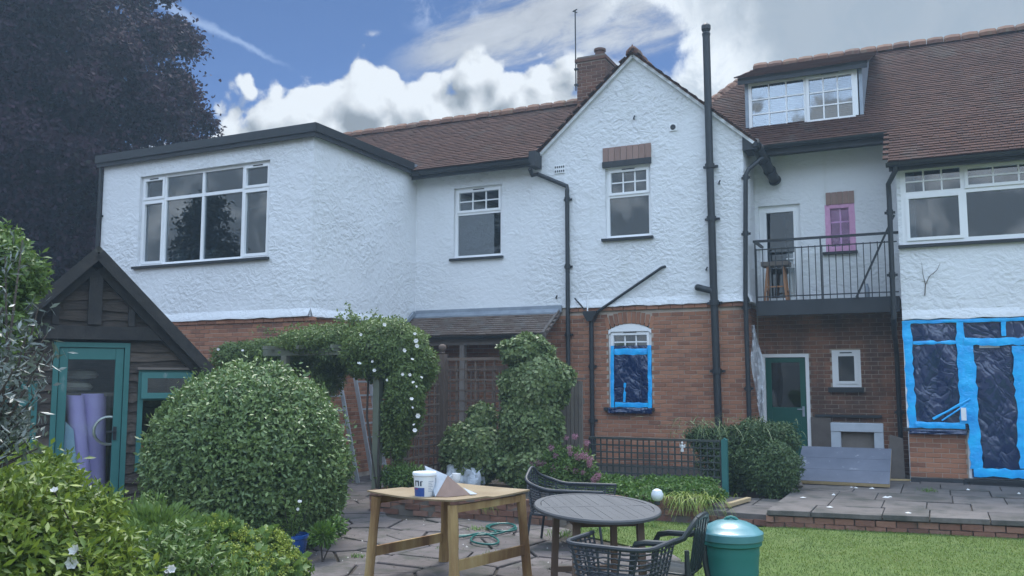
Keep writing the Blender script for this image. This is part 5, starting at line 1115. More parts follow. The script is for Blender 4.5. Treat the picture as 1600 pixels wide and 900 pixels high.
# folded flashing
pf = onZ(700, 776, .745); fl = thing('folded_metal_sheet', 'folded sheet of grey and rusty metal standing on the work table', 'metal sheet', (pf.x, pf.y, .745), YAW)
M['rustbrown'] = material('brown_metal', [(.13, .085, .07), (.19, .13, .105)], .6, scale=9, metal=.2)
def plate(pts, th, name, mat):
    pts = [Vector(p) for p in pts]; nn = (pts[1] - pts[0]).cross(pts[2] - pts[0]).normalized() * th; k = len(pts)
    MB().add(pts + [p + nn for p in pts], [tuple(range(k)), tuple(range(k, 2 * k))[::-1]] + [(i, (i + 1) % k, k + (i + 1) % k, k + i) for i in range(k)]).build(name, M[mat], fl, local=True)
plate([(-.22, .16, .25), (-.01, .06, .175), (-.10, -.10, .012), (-.22, .10, .03)], .003, 'grey_leaf', 'lead'); plate([(-.008, .058, .175), (.19, .03, .012), (-.0, -.12, .012), (-.098, -.10, .014)], .003, 'brown_leaf', 'rustbrown'); plate([(.192, .03, .012), (.25, .10, .008), (.12, .17, .055)], .003, 'end_flap', 'lead')
# oval table
M['silverwood'] = material('silvered_teak', [(.048, .050, .054), (.072, .074, .079), (.10, .10, .103)], .6, 'random', 5, bump=(18, .4, .006), mixn=.7)
M['brownwood'] = material('brown_teak', [(.12, .075, .05), (.18, .12, .085)], .75, scale=5, aniso=(1, 1, .25))
ot = thing('oval_table', 'silvered slatted oval garden table', 'table', (-2.6, 7.06, 0), R(-57))
A_, B_ = .80, .50; zt_ = .715
hw_ = lambda y_: A_ * math.sqrt(max(0, 1 - (y_ / B_) ** 2))
ia, ibb = A_ - .055, B_ - .055; hwi = lambda y_: ia * math.sqrt(max(0, 1 - (y_ / ibb) ** 2))
npl = 13
for k in range(npl):
    y0_, y1_ = -ibb + 2 * ibb * k / npl + .0012, -ibb + 2 * ibb * (k + 1) / npl - .0012
    for sg in (-1, 1):
        ys = [y0_, (y0_ + y1_) / 2, y1_]; pts = [(sg * .035, y0_)] + [(sg * max(.04, hwi(y_) - .002), y_) for y_ in ys] + [(sg * .035, y1_)]
        if max(hwi(y_) for y_ in ys) > .08: MB().prism(pts, 'xy', zt_ - .02, zt_ + random.uniform(-.001, .001)).build('slat', M['silverwood'], ot, local=True)
MB().box(-.032, .032, -ibb, ibb, zt_ - .022, zt_ + .001).build('cross_slat', M['silverwood'], ot, local=True)
n_ = 48; vs_ = []
for k in range(n_):
    a = 2 * math.pi * k / n_
    for (sa, sb, z) in ((A_, B_, zt_ - .028), (A_ + .004, B_ + .004, zt_ - .010), (A_ - .004, B_ - .004, zt_ + .002), (ia + .002, ibb + .002, zt_ + .002), (ia + .002, ibb + .002, zt_ - .028)): vs_.append((sa * math.cos(a), sb * math.sin(a), z))
MB().add(vs_, [(k * 5 + j, ((k + 1) % n_) * 5 + j, ((k + 1) % n_) * 5 + (j + 1) % 5, k * 5 + (j + 1) % 5) for k in range(n_) for j in range(5)]).build('rim', M['silverwood'], ot, local=True, smooth=True)
for x in (-1, 1):
    for y_ in (-1, 1): MB().bar((x * .47, y_ * .27, 0), (x * .43, y_ * .25, zt_ - .03), .055).build('leg', M['brownwood'], ot, local=True, bevel=.004)
    MB().box(-.40, .40, x * .25 - .011, x * .25 + .011, zt_ - .10, zt_ - .03).build('apron', M['brownwood'], ot, local=True); MB().box(x * .43 - .011, x * .43 + .011, -.22, .22, zt_ - .10, zt_ - .03).build('apron', M['brownwood'], ot, local=True)
MB().bar((-.45, 0, .12), (.45, 0, .12), .045, .03).build('stretcher', M['brownwood'], ot, local=True)
for x in (-1, 1): MB().bar((x * .455, -.26, .12), (x * .455, .26, .12), .03, .045).build('stretcher', M['brownwood'], ot, local=True)
# monobloc chair
M['resin'] = material('black_resin', [(.018, .024, .024), (.028, .034, .034)], .38, scale=4, bump=(60, .1, .002))
mc = thing('plastic_chair', 'black moulded plastic armchair beside the dustbin', 'chair', (-1.88, 6.68, 0), R(176)); mc.scale = (.88, .88, .88)
b = MB(); vs_ = []; n_ = 8
for i in range(n_ + 1):
    for j in range(n_ + 1): u, v_ = i / n_, j / n_; vs_.append((-.22 + .46 * u, (-.22 - .03 * u) + (.44 + .06 * u) * v_, .405 - .02 * math.sin(math.pi * v_) + .015 * u - .03 * max(0, u - .85) / .15))
o = MB().add(vs_, [(i * 9 + j, (i + 1) * 9 + j, (i + 1) * 9 + j + 1, i * 9 + j + 1) for i in range(n_) for j in range(n_)]).build('seat', M['resin'], mc, local=True, smooth=True); o.modifiers.new('solid', 'SOLIDIFY').thickness = .014
for s in (-1, 1):
    MB().tube([(.27, s * .27, 0), (.25, s * .265, .2), (.235, s * .265, .42), (.22, s * .27, .56), (.19, s * .275, .62), (.10, s * .28, .64), (-.10, s * .27, .645), (-.22, s * .25, .70), (-.27, s * .21, .79), (-.29, s * .12, .845)], [.028, .027, .027, .027, .026, .026, .026, .024, .022, .022], 8).build('arm', M['resin'], mc, local=True, smooth=True)
    MB().tube([(-.34, s * .24, 0), (-.29, s * .235, .2), (-.24, s * .235, .42), (-.235, s * .235, .6)], [.028, .028, .027, .02], 8).build('leg', M['resin'], mc, local=True, smooth=True)
MB().tube([(-.29, -.13, .842), (-.305, -.05, .862), (-.305, .05, .862), (-.29, .13, .842)], .024, 8).build('top_rail', M['resin'], mc, local=True, smooth=True)
for k in range(5): y_ = -.14 + .07 * k; MB().bar((-.225, y_ * .95, .40), (-.295, y_, .855 - abs(y_) * .12), .036, .012, (1, 0, 0)).build('back_slat', M['resin'], mc, local=True)
# woven rope armchairs
M['rope'] = material('black_woven_cord', [(.020, .024, .030), (.040, .045, .055)], .55, scale=30, bump=(120, .5, .003))
def woven(name, lab, loc, rz, wd, dp, zb, za, rows, ribs):
    t = thing(name, lab, 'chair', loc, rz, group='black woven garden armchairs')
    def U(s, sc, z_off):                                # s in 0..1 along arm-back-arm
        h = wd / 2 * sc; d_ = dp * (.6 + .4 * sc); r_ = .14
        segs = [((d_ / 2, h), (-d_ / 2 + r_, h)), ((-d_ / 2, h - r_), (-d_ / 2, -h + r_)), ((-d_ / 2 + r_, -h), (d_ / 2, -h))]
        if s < .3: a, c_ = segs[0]; f_ = s / .3
        elif s < .38: f_ = (s - .3) / .08 * math.pi / 2; return (-d_ / 2 + r_ - r_ * math.sin(f_), h - r_ + r_ * math.cos(f_))
        elif s <= .62: a, c_ = segs[1]; f_ = (s - .38) / .24
        elif s < .70: f_ = (s - .62) / .08 * math.pi / 2; return (-d_ / 2 + r_ - r_ * math.cos(f_), -h + r_ - r_ * math.sin(f_))
        else: a, c_ = segs[2]; f_ = (s - .70) / .30
        return (a[0] + (c_[0] - a[0]) * f_, a[1] + (c_[1] - a[1]) * f_)
    def zrim(s): k = 1 - min(1, abs(s - .5) / .28); k = k * k * (3 - 2 * k); return za + (zb - za) * k
    N = 46; ss = [k / N for k in range(N + 1)]; z0 = .34
    P = lambda s, f_: (*U(s, .80 + .20 * f_, 0), z0 + (zrim(s) - z0) * f_)
    MB().tube([P(s, 1) for s in ss], .017, 8).build('rim', M['rope'], t, local=True, smooth=True)
    MB().tube([P(s, 0) for s in ss], .014, 6, closed=True).build('seat_ring', M['rope'], t, local=True, smooth=True)
    for k in range(1, rows):
        f_ = k / rows; MB().tube([Vector(P(s, f_)) + Vector((random.uniform(-.003, .003), random.uniform(-.003, .003), random.uniform(-.004, .004))) for s in ss], .0065, 5).build('cord', M['rope'], t, local=True)
    for k in range(ribs + 1): s = k / ribs; MB().tube([P(s, 0), P(s, .5), P(s, 1)], .0085, 5).build('rib', M['rope'], t, local=True)
    d_, h = dp * .92, wd * .8
    MB().prism([(-d_ / 2 + .03, -h / 2 + .03), (d_ / 2, -h / 2 + .02), (d_ / 2, h / 2 - .02), (-d_ / 2 + .03, h / 2 - .03)], 'xy', z0 - .012, z0 + .008).build('seat', M['rope'], t, local=True)
    for x in (-1, 1):
        for y_ in (-1, 1): MB().tube([(x * d_ * .46, y_ * h * .5, z0), (x * d_ * .52, y_ * h * .54, 0)], .014, 8).build('leg', M['rope'], t, local=True, smooth=True)
woven('woven_armchair', 'black woven cord armchair nearest the camera with its back turned', (-2.08, 6.09, 0), R(84), .64, .50, .62, .62, 8, 17)
woven('woven_armchair', 'black woven cord armchair with high back behind the oval table', (-3.62, 9.05, 0), R(8), .70, .86, .80, .60, 11, 21)
# dustbin
M['binbody'] = material('green_bin_plastic', [(.018, .135, .118), (.026, .17, .15)], .5, scale=4, bump=(30, .1, .004)); M['binlid'] = material('glossy_green_lid', [(.05, .18, .20), (.08, .23, .25)], .38, scale=3, spec=.6, clear=.3)
bn = thing('dustbin', 'round green plastic dustbin with shiny domed lid', 'dustbin', (-1.48, 7.0, 0)); bn.scale = (1, 1, 1.13)
MB().lathe([(.165, 0), (.17, .01)] + [(.175 + .035 * z / .5 + (.003 if int(z * 40) % 5 == 0 else 0), z) for z in np.linspace(.02, .44, 18)] + [(.213, .445), (.225, .45), (.226, .50), (.21, .505)], 36).build('bin_body', M['binbody'], bn, local=True, smooth=True)
MB().lathe([(.232, .478), (.236, .482), (.238, .525), (.230, .535), (.222, .537), (.19, .565), (.12, .594), (.06, .606), (.0, .608)], 40).build('bin_lid', M['binlid'], bn, local=True, smooth=True)
ca_ = math.atan2(-7.02, 1.44); MB().tube([(.05 * math.cos(ca_ + 1.57) * s, .05 * math.sin(ca_ + 1.57) * s, .604 + .02 * (1 - s * s)) for s in (-1, -.6, 0, .6, 1)], .011, 7).build('lid_handle', M['binbody'], bn, local=True, smooth=True)
# hose
M['hose'] = material('green_hose', [(.008, .085, .075), (.014, .12, .10)], .4)
hp_ = [onZ(*p, .022) for p in ((700, 838), (735, 836), (770, 835), (795, 829), (805, 822), (790, 818), (768, 821), (765, 827), (785, 831), (806, 828), (800, 820), (775, 819), (760, 824), (775, 832), (760, 836), (742, 838), (736, 846), (750, 851), (772, 852), (779, 847), (768, 839), (750, 835), (725, 840), (690, 842))]
cu = []
for i in range(len(hp_) - 1):
    a, b_, c_, d_ = hp_[max(0, i - 1)], hp_[i], hp_[i + 1], hp_[min(len(hp_) - 1, i + 2)]
    for k in range(8):
        s = k / 8; cu.append(.5 * ((2 * b_) + (-a + c_) * s + (2 * a - 5 * b_ + 4 * c_ - d_) * s * s + (-a + 3 * b_ - 3 * c_ + d_) * s ** 3) + Vector((0, 0, .004 * i / 6)))
hs_ = MB().tube(cu, .011, 8).build('garden_hose', M['hose'], smooth=True, at=hp_[2]); tag(hs_, 'green garden hose coiled on the paving', 'hose')
MB().tube([cu[0], cu[0] + (cu[0] - cu[1]).normalized() * .05], .015, 8).build('connector', M['orange'], hs_)
# pots and ornaments
M['bluepot'] = material('blue_glaze', [(.010, .055, .22), (.018, .085, .30)], .25, scale=3, spec=.6)
pt = thing('plant_pot', 'blue glazed plant pot in front of the round bush', 'plant pot', (-5.82, 7.16, 0))
MB().lathe([(.10, 0), (.115, .01), (.15, .14), (.158, .20), (.168, .205), (.168, .235), (.155, .238), (.148, .20), (.0, .18)], 28).build('pot_body', M['bluepot'], pt, local=True, smooth=True); MB().lathe([(.0, .16), (.147, .165), (.146, .185), (.0, .19)], 20).build('soil', M['soil'], pt, local=True)
pbk = onZ(418, 866, 0); p2 = thing('plant_pot', 'dark grey nursery pot beside the blue pot', 'plant pot', pbk); MB().lathe([(.08, 0), (.10, .13), (.108, .13), (.108, .155), (.095, .155), (.09, .12), (.0, .12)], 18).build('pot_body', M['fascia'], p2, local=True, smooth=True)
sb_ = onZ(1027, 781, .30); so_ = thing('solar_globe', 'small white globe light resting in the raised bed', 'globe light', sb_); M['globe'] = material('frosted_globe', [(.62, .66, .70), (.70, .73, .76)], .2)
MB().lathe([(.02, -.02), (.055, .0), (.074, .04), (.075, .07), (.055, .115), (.02, .132), (.0, .134)], 20).build('globe', M['globe'], so_, local=True, smooth=True); MB().lathe([(.03, -.06), (.035, -.05), (.035, -.015), (.02, -.01)], 12).build('base', M['fascia'], so_, local=True)
fg = onY(1066, 706, 12.80); fgo = thing('figurine', 'tiny white garden figurine on the low trellis', 'figurine', fg)
MB().lathe([(.022, 0), (.026, .02), (.016, .05), (.024, .085), (.012, .105), (.017, .12), (.017, .135), (.0, .15)], 12).build('figure', M['plaster'], fgo, local=True, smooth=True)
for s in (-1, 1): MB().add([(s * .01, .012, .09), (s * .045, .02, .12), (s * .04, .02, .06), (s * .01, .006, .06)], [(0, 1, 2, 3)]).build('wing', M['plaster'], fgo, local=True)
# ================================================================== PLANTS
def leafmat(name, stops, transl=.25, rough=.5, spec=.4): return material(name, stops, rough, 'tint', 1.5, transl=transl, spec=spec, mixn=.15)
M['beech'] = leafmat('purple_beech_leaf', [(.018, .009, .016), (.032, .014, .024), (.046, .020, .032), (.030, .032, .022)], .2, .7, .15)
M['bushleaf'] = leafmat('glossy_bush_leaf', [(.058, .105, .030), (.112, .180, .052), (.18, .255, .076), (.26, .34, .125)], .2, .4, .5)
M['roseleaf'] = leafmat('rose_leaf', [(.075, .115, .030), (.135, .195, .050), (.21, .27, .080)], .3)
M['ivyleaf'] = leafmat('ivy_leaf', [(.068, .110, .036), (.135, .19, .064), (.22, .27, .105), (.38, .42, .24)], .2, .45)
M['jasleaf'] = leafmat('trailing_leaf', [(.040, .075, .024), (.075, .125, .040), (.125, .18, .064)], .25)
M['golden'] = leafmat('golden_leaf', [(.060, .105, .018), (.125, .19, .028), (.22, .29, .040), (.34, .39, .065)], .3, .45)
M['silver'] = leafmat('silver_leaf', [(.035, .055, .040), (.08, .105, .085), (.20, .23, .22), (.045, .07, .038)], .2, .35, .6)
M['midgreen'] = leafmat('soft_green_leaf', [(.060, .110, .022), (.115, .190, .040), (.19, .27, .065)], .3)
M['lime'] = leafmat('lime_flower', [(.16, .22, .03), (.28, .34, .05), (.38, .42, .09)], .3)
M['cover'] = leafmat('ground_cover_leaf', [(0.040, 0.086, 0.014), (0.086, 0.167, 0.025), (0.149, 0.241, 0.046)], .3)
M['varieg'] = leafmat('variegated_leaf', [(.06, .10, .03), (.16, .22, .09), (.32, .36, .22)], .3)
M['conifer'] = leafmat('conifer_needle', [(.008, .016, .010), (.016, .030, .016), (.030, .048, .024)], .1)
M['grass'] = leafmat('grass_blade', [(.060, .100, .015), (.105, .165, .022), (.155, .22, .034), (.24, .24, .08)], .35)
M['bark'] = material('bark', [(.035, .028, .024), (.065, .052, .042)], .9, scale=9, bump=(14, .8, .02))
M['petal'] = material('white_petal', [(.70, .69, .66), (.80, .79, .77)], .6, transl=.2)
M['pink'] = leafmat('dusky_pink_petal', [(.26, .11, .16), (.40, .19, .26), (.50, .28, .34)], .3)
def unit(a): return a / np.maximum(1e-9, np.linalg.norm(a, axis=1, keepdims=True))
def rdirs(g, n): return unit(g.normal(size=(n, 3)))
def blob(c, rad, n, seed, nl=40, amp=.15, sharp=14., inner=.3, zmin=None, up=0.):
    """points in the outer layer of a lumpy ellipsoid; outward normals; a tint that varies from clump to clump"""
    g = np.random.default_rng(seed); d = rdirs(g, n)
    if up: d[:, 2] = np.where(d[:, 2] < -up, -d[:, 2], d[:, 2])
    l = rdirs(g, nl); k = np.exp(sharp * (d @ l.T - 1)); w_ = k.max(axis=1); cl = g.uniform(0, 1, nl)[k.argmax(axis=1)]
    r_ = (1 - amp * .6 + amp * w_) * (1 - inner * g.uniform(0, 1, n) ** 1.6)
    P = np.array(c) + d * r_[:, None] * np.array(rad); N = unit(d / np.array(rad)); t = np.clip(.25 + .3 * cl + g.normal(0, .2, n), 0, 1)
    if zmin is not None: m = P[:, 2] > zmin; P, N, t = P[m], N[m], t[m]
    return P, N, t
def cat(*bs): return tuple(np.concatenate(q) for q in zip(*bs))
def leaves(name, B, L, Wd, mat, parent, seed=1, out=.6, droop=.2, fold=.15, var=.3):
    P, N, t = B; g = np.random.default_rng(seed); n = len(P)
    a = unit(N * out + rdirs(g, n) * .9 + np.array([0, 0, -droop])); s = unit(np.cross(a, unit(N + rdirs(g, n) * .55))); u = np.cross(s, a)
    l = L * g.uniform(1 - var, 1 + var, n)[:, None]; w_ = Wd * g.uniform(1 - var, 1 + var, n)[:, None]; m = P + a * l * .5 + u * w_ * fold
    V = np.empty((n, 4, 3)); V[:, 0] = P; V[:, 1] = m + s * w_ / 2; V[:, 2] = P + a * l - u * w_ * fold; V[:, 3] = m - s * w_ / 2
    i = np.arange(n)[:, None] * 4; F_ = np.concatenate([i + np.array([[0, 1, 2]]), i + np.array([[0, 2, 3]])], axis=1).reshape(-1, 3)
    return np_obj(name, V.reshape(-1, 3), F_, np.repeat(t, 2), mat, parent)
def strands(name, P, D_, L, Wd, mat, parent, tint, seed=1, bend=.5, seg=4):
    """arching grass-like leaves"""
    g = np.random.default_rng(seed); n = len(P); l = L * g.uniform(.6, 1.2, n); side = unit(np.cross(D_, np.array([0, 0, 1.0]) + rdirs(g, n) * .3)); V = np.empty((n, seg + 1, 2, 3))
    for k in range(seg + 1):
        f_ = k / seg; c_ = P + D_ * (l * f_)[:, None] + np.array([0, 0, -1.0]) * (l * bend * f_ * f_)[:, None]; h = Wd * (1 - .85 * f_)
        V[:, k, 0] = c_ + side * h / 2; V[:, k, 1] = c_ - side * h / 2
    i = np.arange(n)[:, None] * (2 * (seg + 1)); q = np.concatenate([np.array([[2 * k, 2 * k + 1, 2 * k + 3, 2 * k + 2]]) for k in range(seg)]).reshape(1, -1)
    return np_obj(name, V.reshape(-1, 3), (i + q).reshape(-1, 4), np.repeat(tint, seg), mat, parent)
def stems(parent, base, tips, r0=.012, r1=.004, mat='bark', name='stem', mid=.15):
    b = MB()
    for t in tips:
        p, q = Vector(base), Vector(t); m = p.lerp(q, .5) + Vector((random.uniform(-1, 1), random.uniform(-1, 1), .3)) * mid * (q - p).length * .5
        b.tube([p, m, q], [r0, (r0 + r1) / 2, r1], 6)
    return b.build(name, M[mat], parent, smooth=True)
def flower_mesh(name, mat, r, petals=6, cup=.35):
    b = MB(); rr_ = random.Random(3)
    for lay, (rad, h) in enumerate(((r, .25), (r * .65, .55))):
        for k in range(petals):
            a = 2 * math.pi * (k + .5 * lay) / petals; wd = 2 * math.pi / petals * .62
            b.add([(0, 0, 0), (rad * .75 * math.cos(a - wd), rad * .75 * math.sin(a - wd), rad * cup), (rad * math.cos(a), rad * math.sin(a), rad * (cup + h)), (rad * .75 * math.cos(a + wd), rad * .75 * math.sin(a + wd), rad * cup)], [(0, 1, 2, 3)])
    me = bpy.data.meshes.new(name); me.from_pydata(b.v, [], b.f); me.materials.append(M[mat]); return me
def put_flowers(parent, me, pts, name='flower', smin=.7, smax=1.3):
    inv = W[parent.name].inverted()
    for p in pts:
        o = bpy.data.objects.new(name, me); COL.objects.link(o); o.parent = parent; o.location = inv @ Vector(p); d = (Vector((0, 0, CAMZ)) - Vector(p)).normalized() + Vector((random.uniform(-.6, .6), random.uniform(-.6, .6), random.uniform(.1, .9)))
        o.rotation_euler = d.to_track_quat('Z', 'Y').to_euler(); s = random.uniform(smin, smax); o.scale = (s, s, s)
# ---- copper beech behind the extension
TB = Vector((-22.9, 15.9, 0)); tree = thing('beech_tree', 'tall dark purple copper beech tree behind the extension', 'tree', TB)
g = np.random.default_rng(4); cl = []
for k in range(520):
    d = g.normal(size=3); d /= np.linalg.norm(d); f_ = g.uniform(.45, 1.0) ** .6; p = np.array([TB.x, TB.y, 8.3]) + d * np.array([4.55, 4.55, 7.4]) * f_ * (1 + .10 * math.sin(5 * d[2] + 3 * d[0]))
    if p[2] < 1.6: p[2] = g.uniform(1.6, 3.5)
    cl.append(p)
for k in range(150):                                    # drooping outer sprays
    d = g.normal(size=3); d[2] = d[2] * .8 + .1; d /= np.linalg.norm(d); p = np.array([TB.x, TB.y, 8.3]) + d * np.array([4.7, 4.7, 7.5])
    for q in range(5): cl.append(p + np.array([d[0], d[1], 0]) * .13 * q + np.array([0, 0, -.06 * q * q * .5]))
cl = np.array(cl); n = 235000; idx = g.integers(0, len(cl), n); off = g.normal(size=(n, 3)) * np.array([.50, .50, .34]) * np.where(idx < 520, 1.0, .42)[:, None]; ctint = g.uniform(0, 1, len(cl))
P = cl[idx] + off; P[:, 2] -= .12 * np.abs(off[:, 0] + off[:, 1]); N = unit(P - np.array([TB.x, TB.y, 7.0])); t = np.clip(.2 + .45 * ctint[idx] + g.normal(0, .18, n), 0, 1)
leaves('crown', (P, N, t), .135, .092, M['beech'], tree, 5, .4, .35)
leaves('inner_crown', blob((TB.x, TB.y, 7.6), (3.5, 3.5, 6.0), 13000, 6, amp=.3, inner=.8, zmin=1.2), .34, .22, M['beech'], tree, 7)
tr = MB().tube([TB, TB + Vector((.1, 0, 1.5)), TB + Vector((0, .2, 5)), TB + Vector((.2, .1, 10)), TB + Vector((0, 0, 14))], [.55, .42, .36, .22, .05], 12).build('trunk', M['bark'], tree, smooth=True)
for k in range(26):
    c_ = cl[int(g.integers(0, len(cl)))]; z0 = min(c_[2] - .4, 12); z0 = max(1.4, z0 - 1.5); p = Vector((TB.x, TB.y, z0)); q = Vector(c_); MB().tube([p, p.lerp(q, .5) + Vector((0, 0, .35)), q], [.13, .07, .02], 6).build('limb', M['bark'], tr, smooth=True)
# ---- clipped round bush
rb_ = thing('round_bush', 'large clipped dome shaped evergreen bush in front of the shed', 'bush', (-6.78, 7.60, 0))
B = cat(blob((-6.78, 7.60, .80), (1.07, 1.07, 1.12), 50000, 21, nl=150, amp=.11, sharp=45, inner=.18, zmin=.03), blob((-6.75, 7.58, .86), (1.09, 1.07, 1.12), 2600, 29, nl=400, amp=.2, sharp=160, inner=.05, zmin=.5))
leaves('foliage', B, .055, .027, M['bushleaf'], rb_, 3, .22, -.05)
B2 = blob((-6.78, 7.60, .80), (.90, .90, .97), 16000, 22, nl=60, amp=.05, inner=.3, zmin=.02); leaves('inner_foliage', B2, .08, .05, M['bushleaf'], rb_, 4)
stems(rb_, (-6.78, 7.60, 0), [(-6.78 + .6 * math.cos(a), 7.60 + .6 * math.sin(a), 1.3) for a in np.linspace(0, 5.6, 9)], .03, .01)
# ---- climbing rose on the arch
cr = thing('climbing_rose', 'white climbing rose smothering the wooden arch', 'climbing rose', (-7.6, 10.6, 0))
def pc(px, py, Y): v_ = onY(px, py, Y); return (v_.x, v_.y, v_.z)
B = cat(blob(pc(490, 532, 10.5), (.55, .4, .22), 7000, 39, amp=.35, inner=.7), blob(pc(600, 548, 10.6), (.62, .55, .46), 24000, 31, amp=.3, inner=.6), blob(pc(540, 545, 10.8), (.55, .5, .36), 15000, 37, amp=.3, inner=.6), blob(pc(440, 556, 11.0), (.72, .5, .34), 18000, 32, amp=.35, inner=.6), blob(pc(372, 560, 11.1), (.42, .4, .28), 6000, 38, amp=.35, inner=.6), blob(pc(632, 610, 10.5), (.30, .35, .62), 14000, 33, amp=.35, inner=.7), blob(pc(618, 672, 10.55), (.20, .25, .42), 6000, 34, amp=.4, inner=.7), blob(pc(655, 570, 10.7), (.26, .3, .34), 5000, 35, amp=.4, inner=.7), blob(pc(512, 590, 10.9), (.22, .3, .30), 4000, 36, amp=.4, inner=.7))
leaves('foliage', B, .050, .024, M['roseleaf'], cr, 6, .2, .25, .15, .45)
sp_ = []
for px, py in ((545, 478), (556, 492), (570, 495), (588, 487), (597, 497), (530, 495), (452, 508), (402, 515)): v_ = onY(px, py, 10.7); sp_.append((v_.x, v_.y, v_.z))
stems(cr, (-7.6, 10.7, 2.3), sp_, .008, .003); g = np.random.default_rng(8)
Pq = np.concatenate([np.array([-7.6, 10.7, 2.3]) * (1 - f_)[:, None] + np.array(s)[None] * f_[:, None] + g.normal(0, .035, (90, 3)) for s in sp_ for f_ in [g.uniform(.45, 1.03, 90)]]); tag(leaves('shoot_leaf', (Pq, rdirs(g, len(Pq)), g.uniform(.3, 1, len(Pq))), .05, .028, M['roseleaf'], cr, 9), kind='stuff')
stems(cr, (-6.9, 10.3, .05), [(-6.95, 10.34, 1.2), (-6.92, 10.5, 2.2), (-7.3, 10.6, 2.35)], .02, .012)
RMe = flower_mesh('rose_bloom', 'petal', .026)
rp = ((564, 523), (650, 533), (648, 522), (651, 541), (631, 548), (644, 562), (640, 586), (658, 590), (650, 604), (643, 624), (644, 637), (653, 650), (647, 664), (648, 673), (582, 565), (585, 579), (604, 594), (561, 569), (379, 548), (341, 546), (408, 591), (629, 585), (646, 598), (600, 508))
put_flowers(cr, RMe, [onY(px, py, 9.98 if px > 560 else 10.35) for px, py in rp])
# ---- ivy on the trellis
iv = thing('ivy', 'thick pale edged ivy climbing over the grey trellis panel', 'ivy', (-5.5, 11.7, .24))
B = cat(blob(pc(835, 600, 11.62), (.52, .30, .42), 15000, 41, amp=.3, inner=.5), blob(pc(828, 665, 11.6), (.45, .32, .60), 17000, 42, amp=.25, inner=.5), blob(pc(822, 548, 11.66), (.40, .26, .22), 6000, 43, amp=.35, inner=.5), blob(pc(740, 705, 11.5), (.50, .30, .42), 13000, 44, amp=.3, inner=.5), blob(pc(752, 655, 11.6), (.20, .2, .22), 3500, 45, amp=.4, inner=.5), blob(pc(830, 728, 11.5), (.52, .30, .30), 9000, 46, amp=.3, inner=.5), blob(pc(872, 590, 11.66), (.22, .2, .2), 3000, 47, amp=.4, inner=.5))
leaves('foliage', B, .060, .050, M['ivyleaf'], iv, 7, .15, .35, .1); stems(iv, (-5.5, 11.72, .2), [(-5.6, 11.7, 1.2), (-5.3, 11.7, 1.7), (-6.1, 11.68, 1.0), (-5.4, 11.7, 2.0)], .02, .008)
# ---- trailing shrub by the back door
jb = thing('trailing_shrub', 'sprawling dark green shrub between low trellis and back door', 'shrub', (-2.6, 13.5, .1))
B = cat(blob(pc(1165, 718, 13.55), (.66, .42, .50), 17000, 51, amp=.4, inner=.6, zmin=.12), blob(pc(1192, 692, 13.6), (.48, .40, .36), 8000, 52, amp=.45, inner=.6), blob(pc(1110, 688, 13.5), (.40, .25, .22), 4500, 53, amp=.5, inner=.7), blob(pc(1208, 735, 13.2), (.38, .36, .42), 9000, 54, amp=.35, inner=.6, zmin=.12))
leaves('foliage', B, .060, .022, M['jasleaf'], jb, 8, .2, .35)
g = np.random.default_rng(9); P = np.array(pc(1130, 668, 13.5)) + g.normal(0, 1, (260, 3)) * np.array([.4, .2, .08]); tag(strands('shoot', P, unit(g.normal(size=(260, 3)) * np.array([1, .6, .5]) + np.array([0, -.2, .35])), .35, .010, M['ivyleaf'], jb, g.uniform(.3, 1, 260), 3, .7), kind='stuff'); stems(jb, (-2.6, 13.5, .1), [(-2.9, 13.5, .8), (-2.3, 13.6, .9), (-2.5, 13.3, .9)], .02, .008)
# ---- valerian with pink heads
va = thing('valerian', 'pink flowered valerian clump in front of the ivy', 'flowering plant', (*pc(880, 770, 11.5)[:2], .24)); c0 = pc(880, 735, 11.45)
B = cat(blob(c0, (.48, .28, .30), 7000, 61, amp=.4, inner=.8, zmin=.24), blob(pc(850, 745, 11.4), (.3, .25, .22), 3500, 62, amp=.4, inner=.8, zmin=.24)); leaves('foliage', B, .07, .024, M['midgreen'], va, 10, .5, .1)
g = np.random.default_rng(12); hp2 = [(841, 724), (831, 724), (849, 725), (843, 734), (868, 712), (866, 732), (887, 732), (890, 700), (891, 708), (903, 713), (912, 712), (899, 736), (911, 738), (921, 718), (921, 726), (933, 745), (928, 750), (936, 742), (885, 684), (898, 682), (917, 692), (861, 700), (872, 758)]
B = [blob((0, 0, 0), (.042, .042, .035), 110, 70, amp=.2, inner=.6)]; Pm, Nm, tm = B[0]; tmp = leaves('flower_head', (Pm, Nm, tm), .017, .012, M['pink'], None, 13, .9, 0); hm = tmp.data; bpy.data.objects.remove(tmp)
pts = [onY(px, py, 11.22) for px, py in hp2]; put_flowers(va, hm, pts, 'flower_head', .7, 1.25); stems(va, (c0[0], 11.45, .24), [p - Vector((0, -.02, .02)) for p in pts], .005, .003, 'midgreen' if False else 'bark')
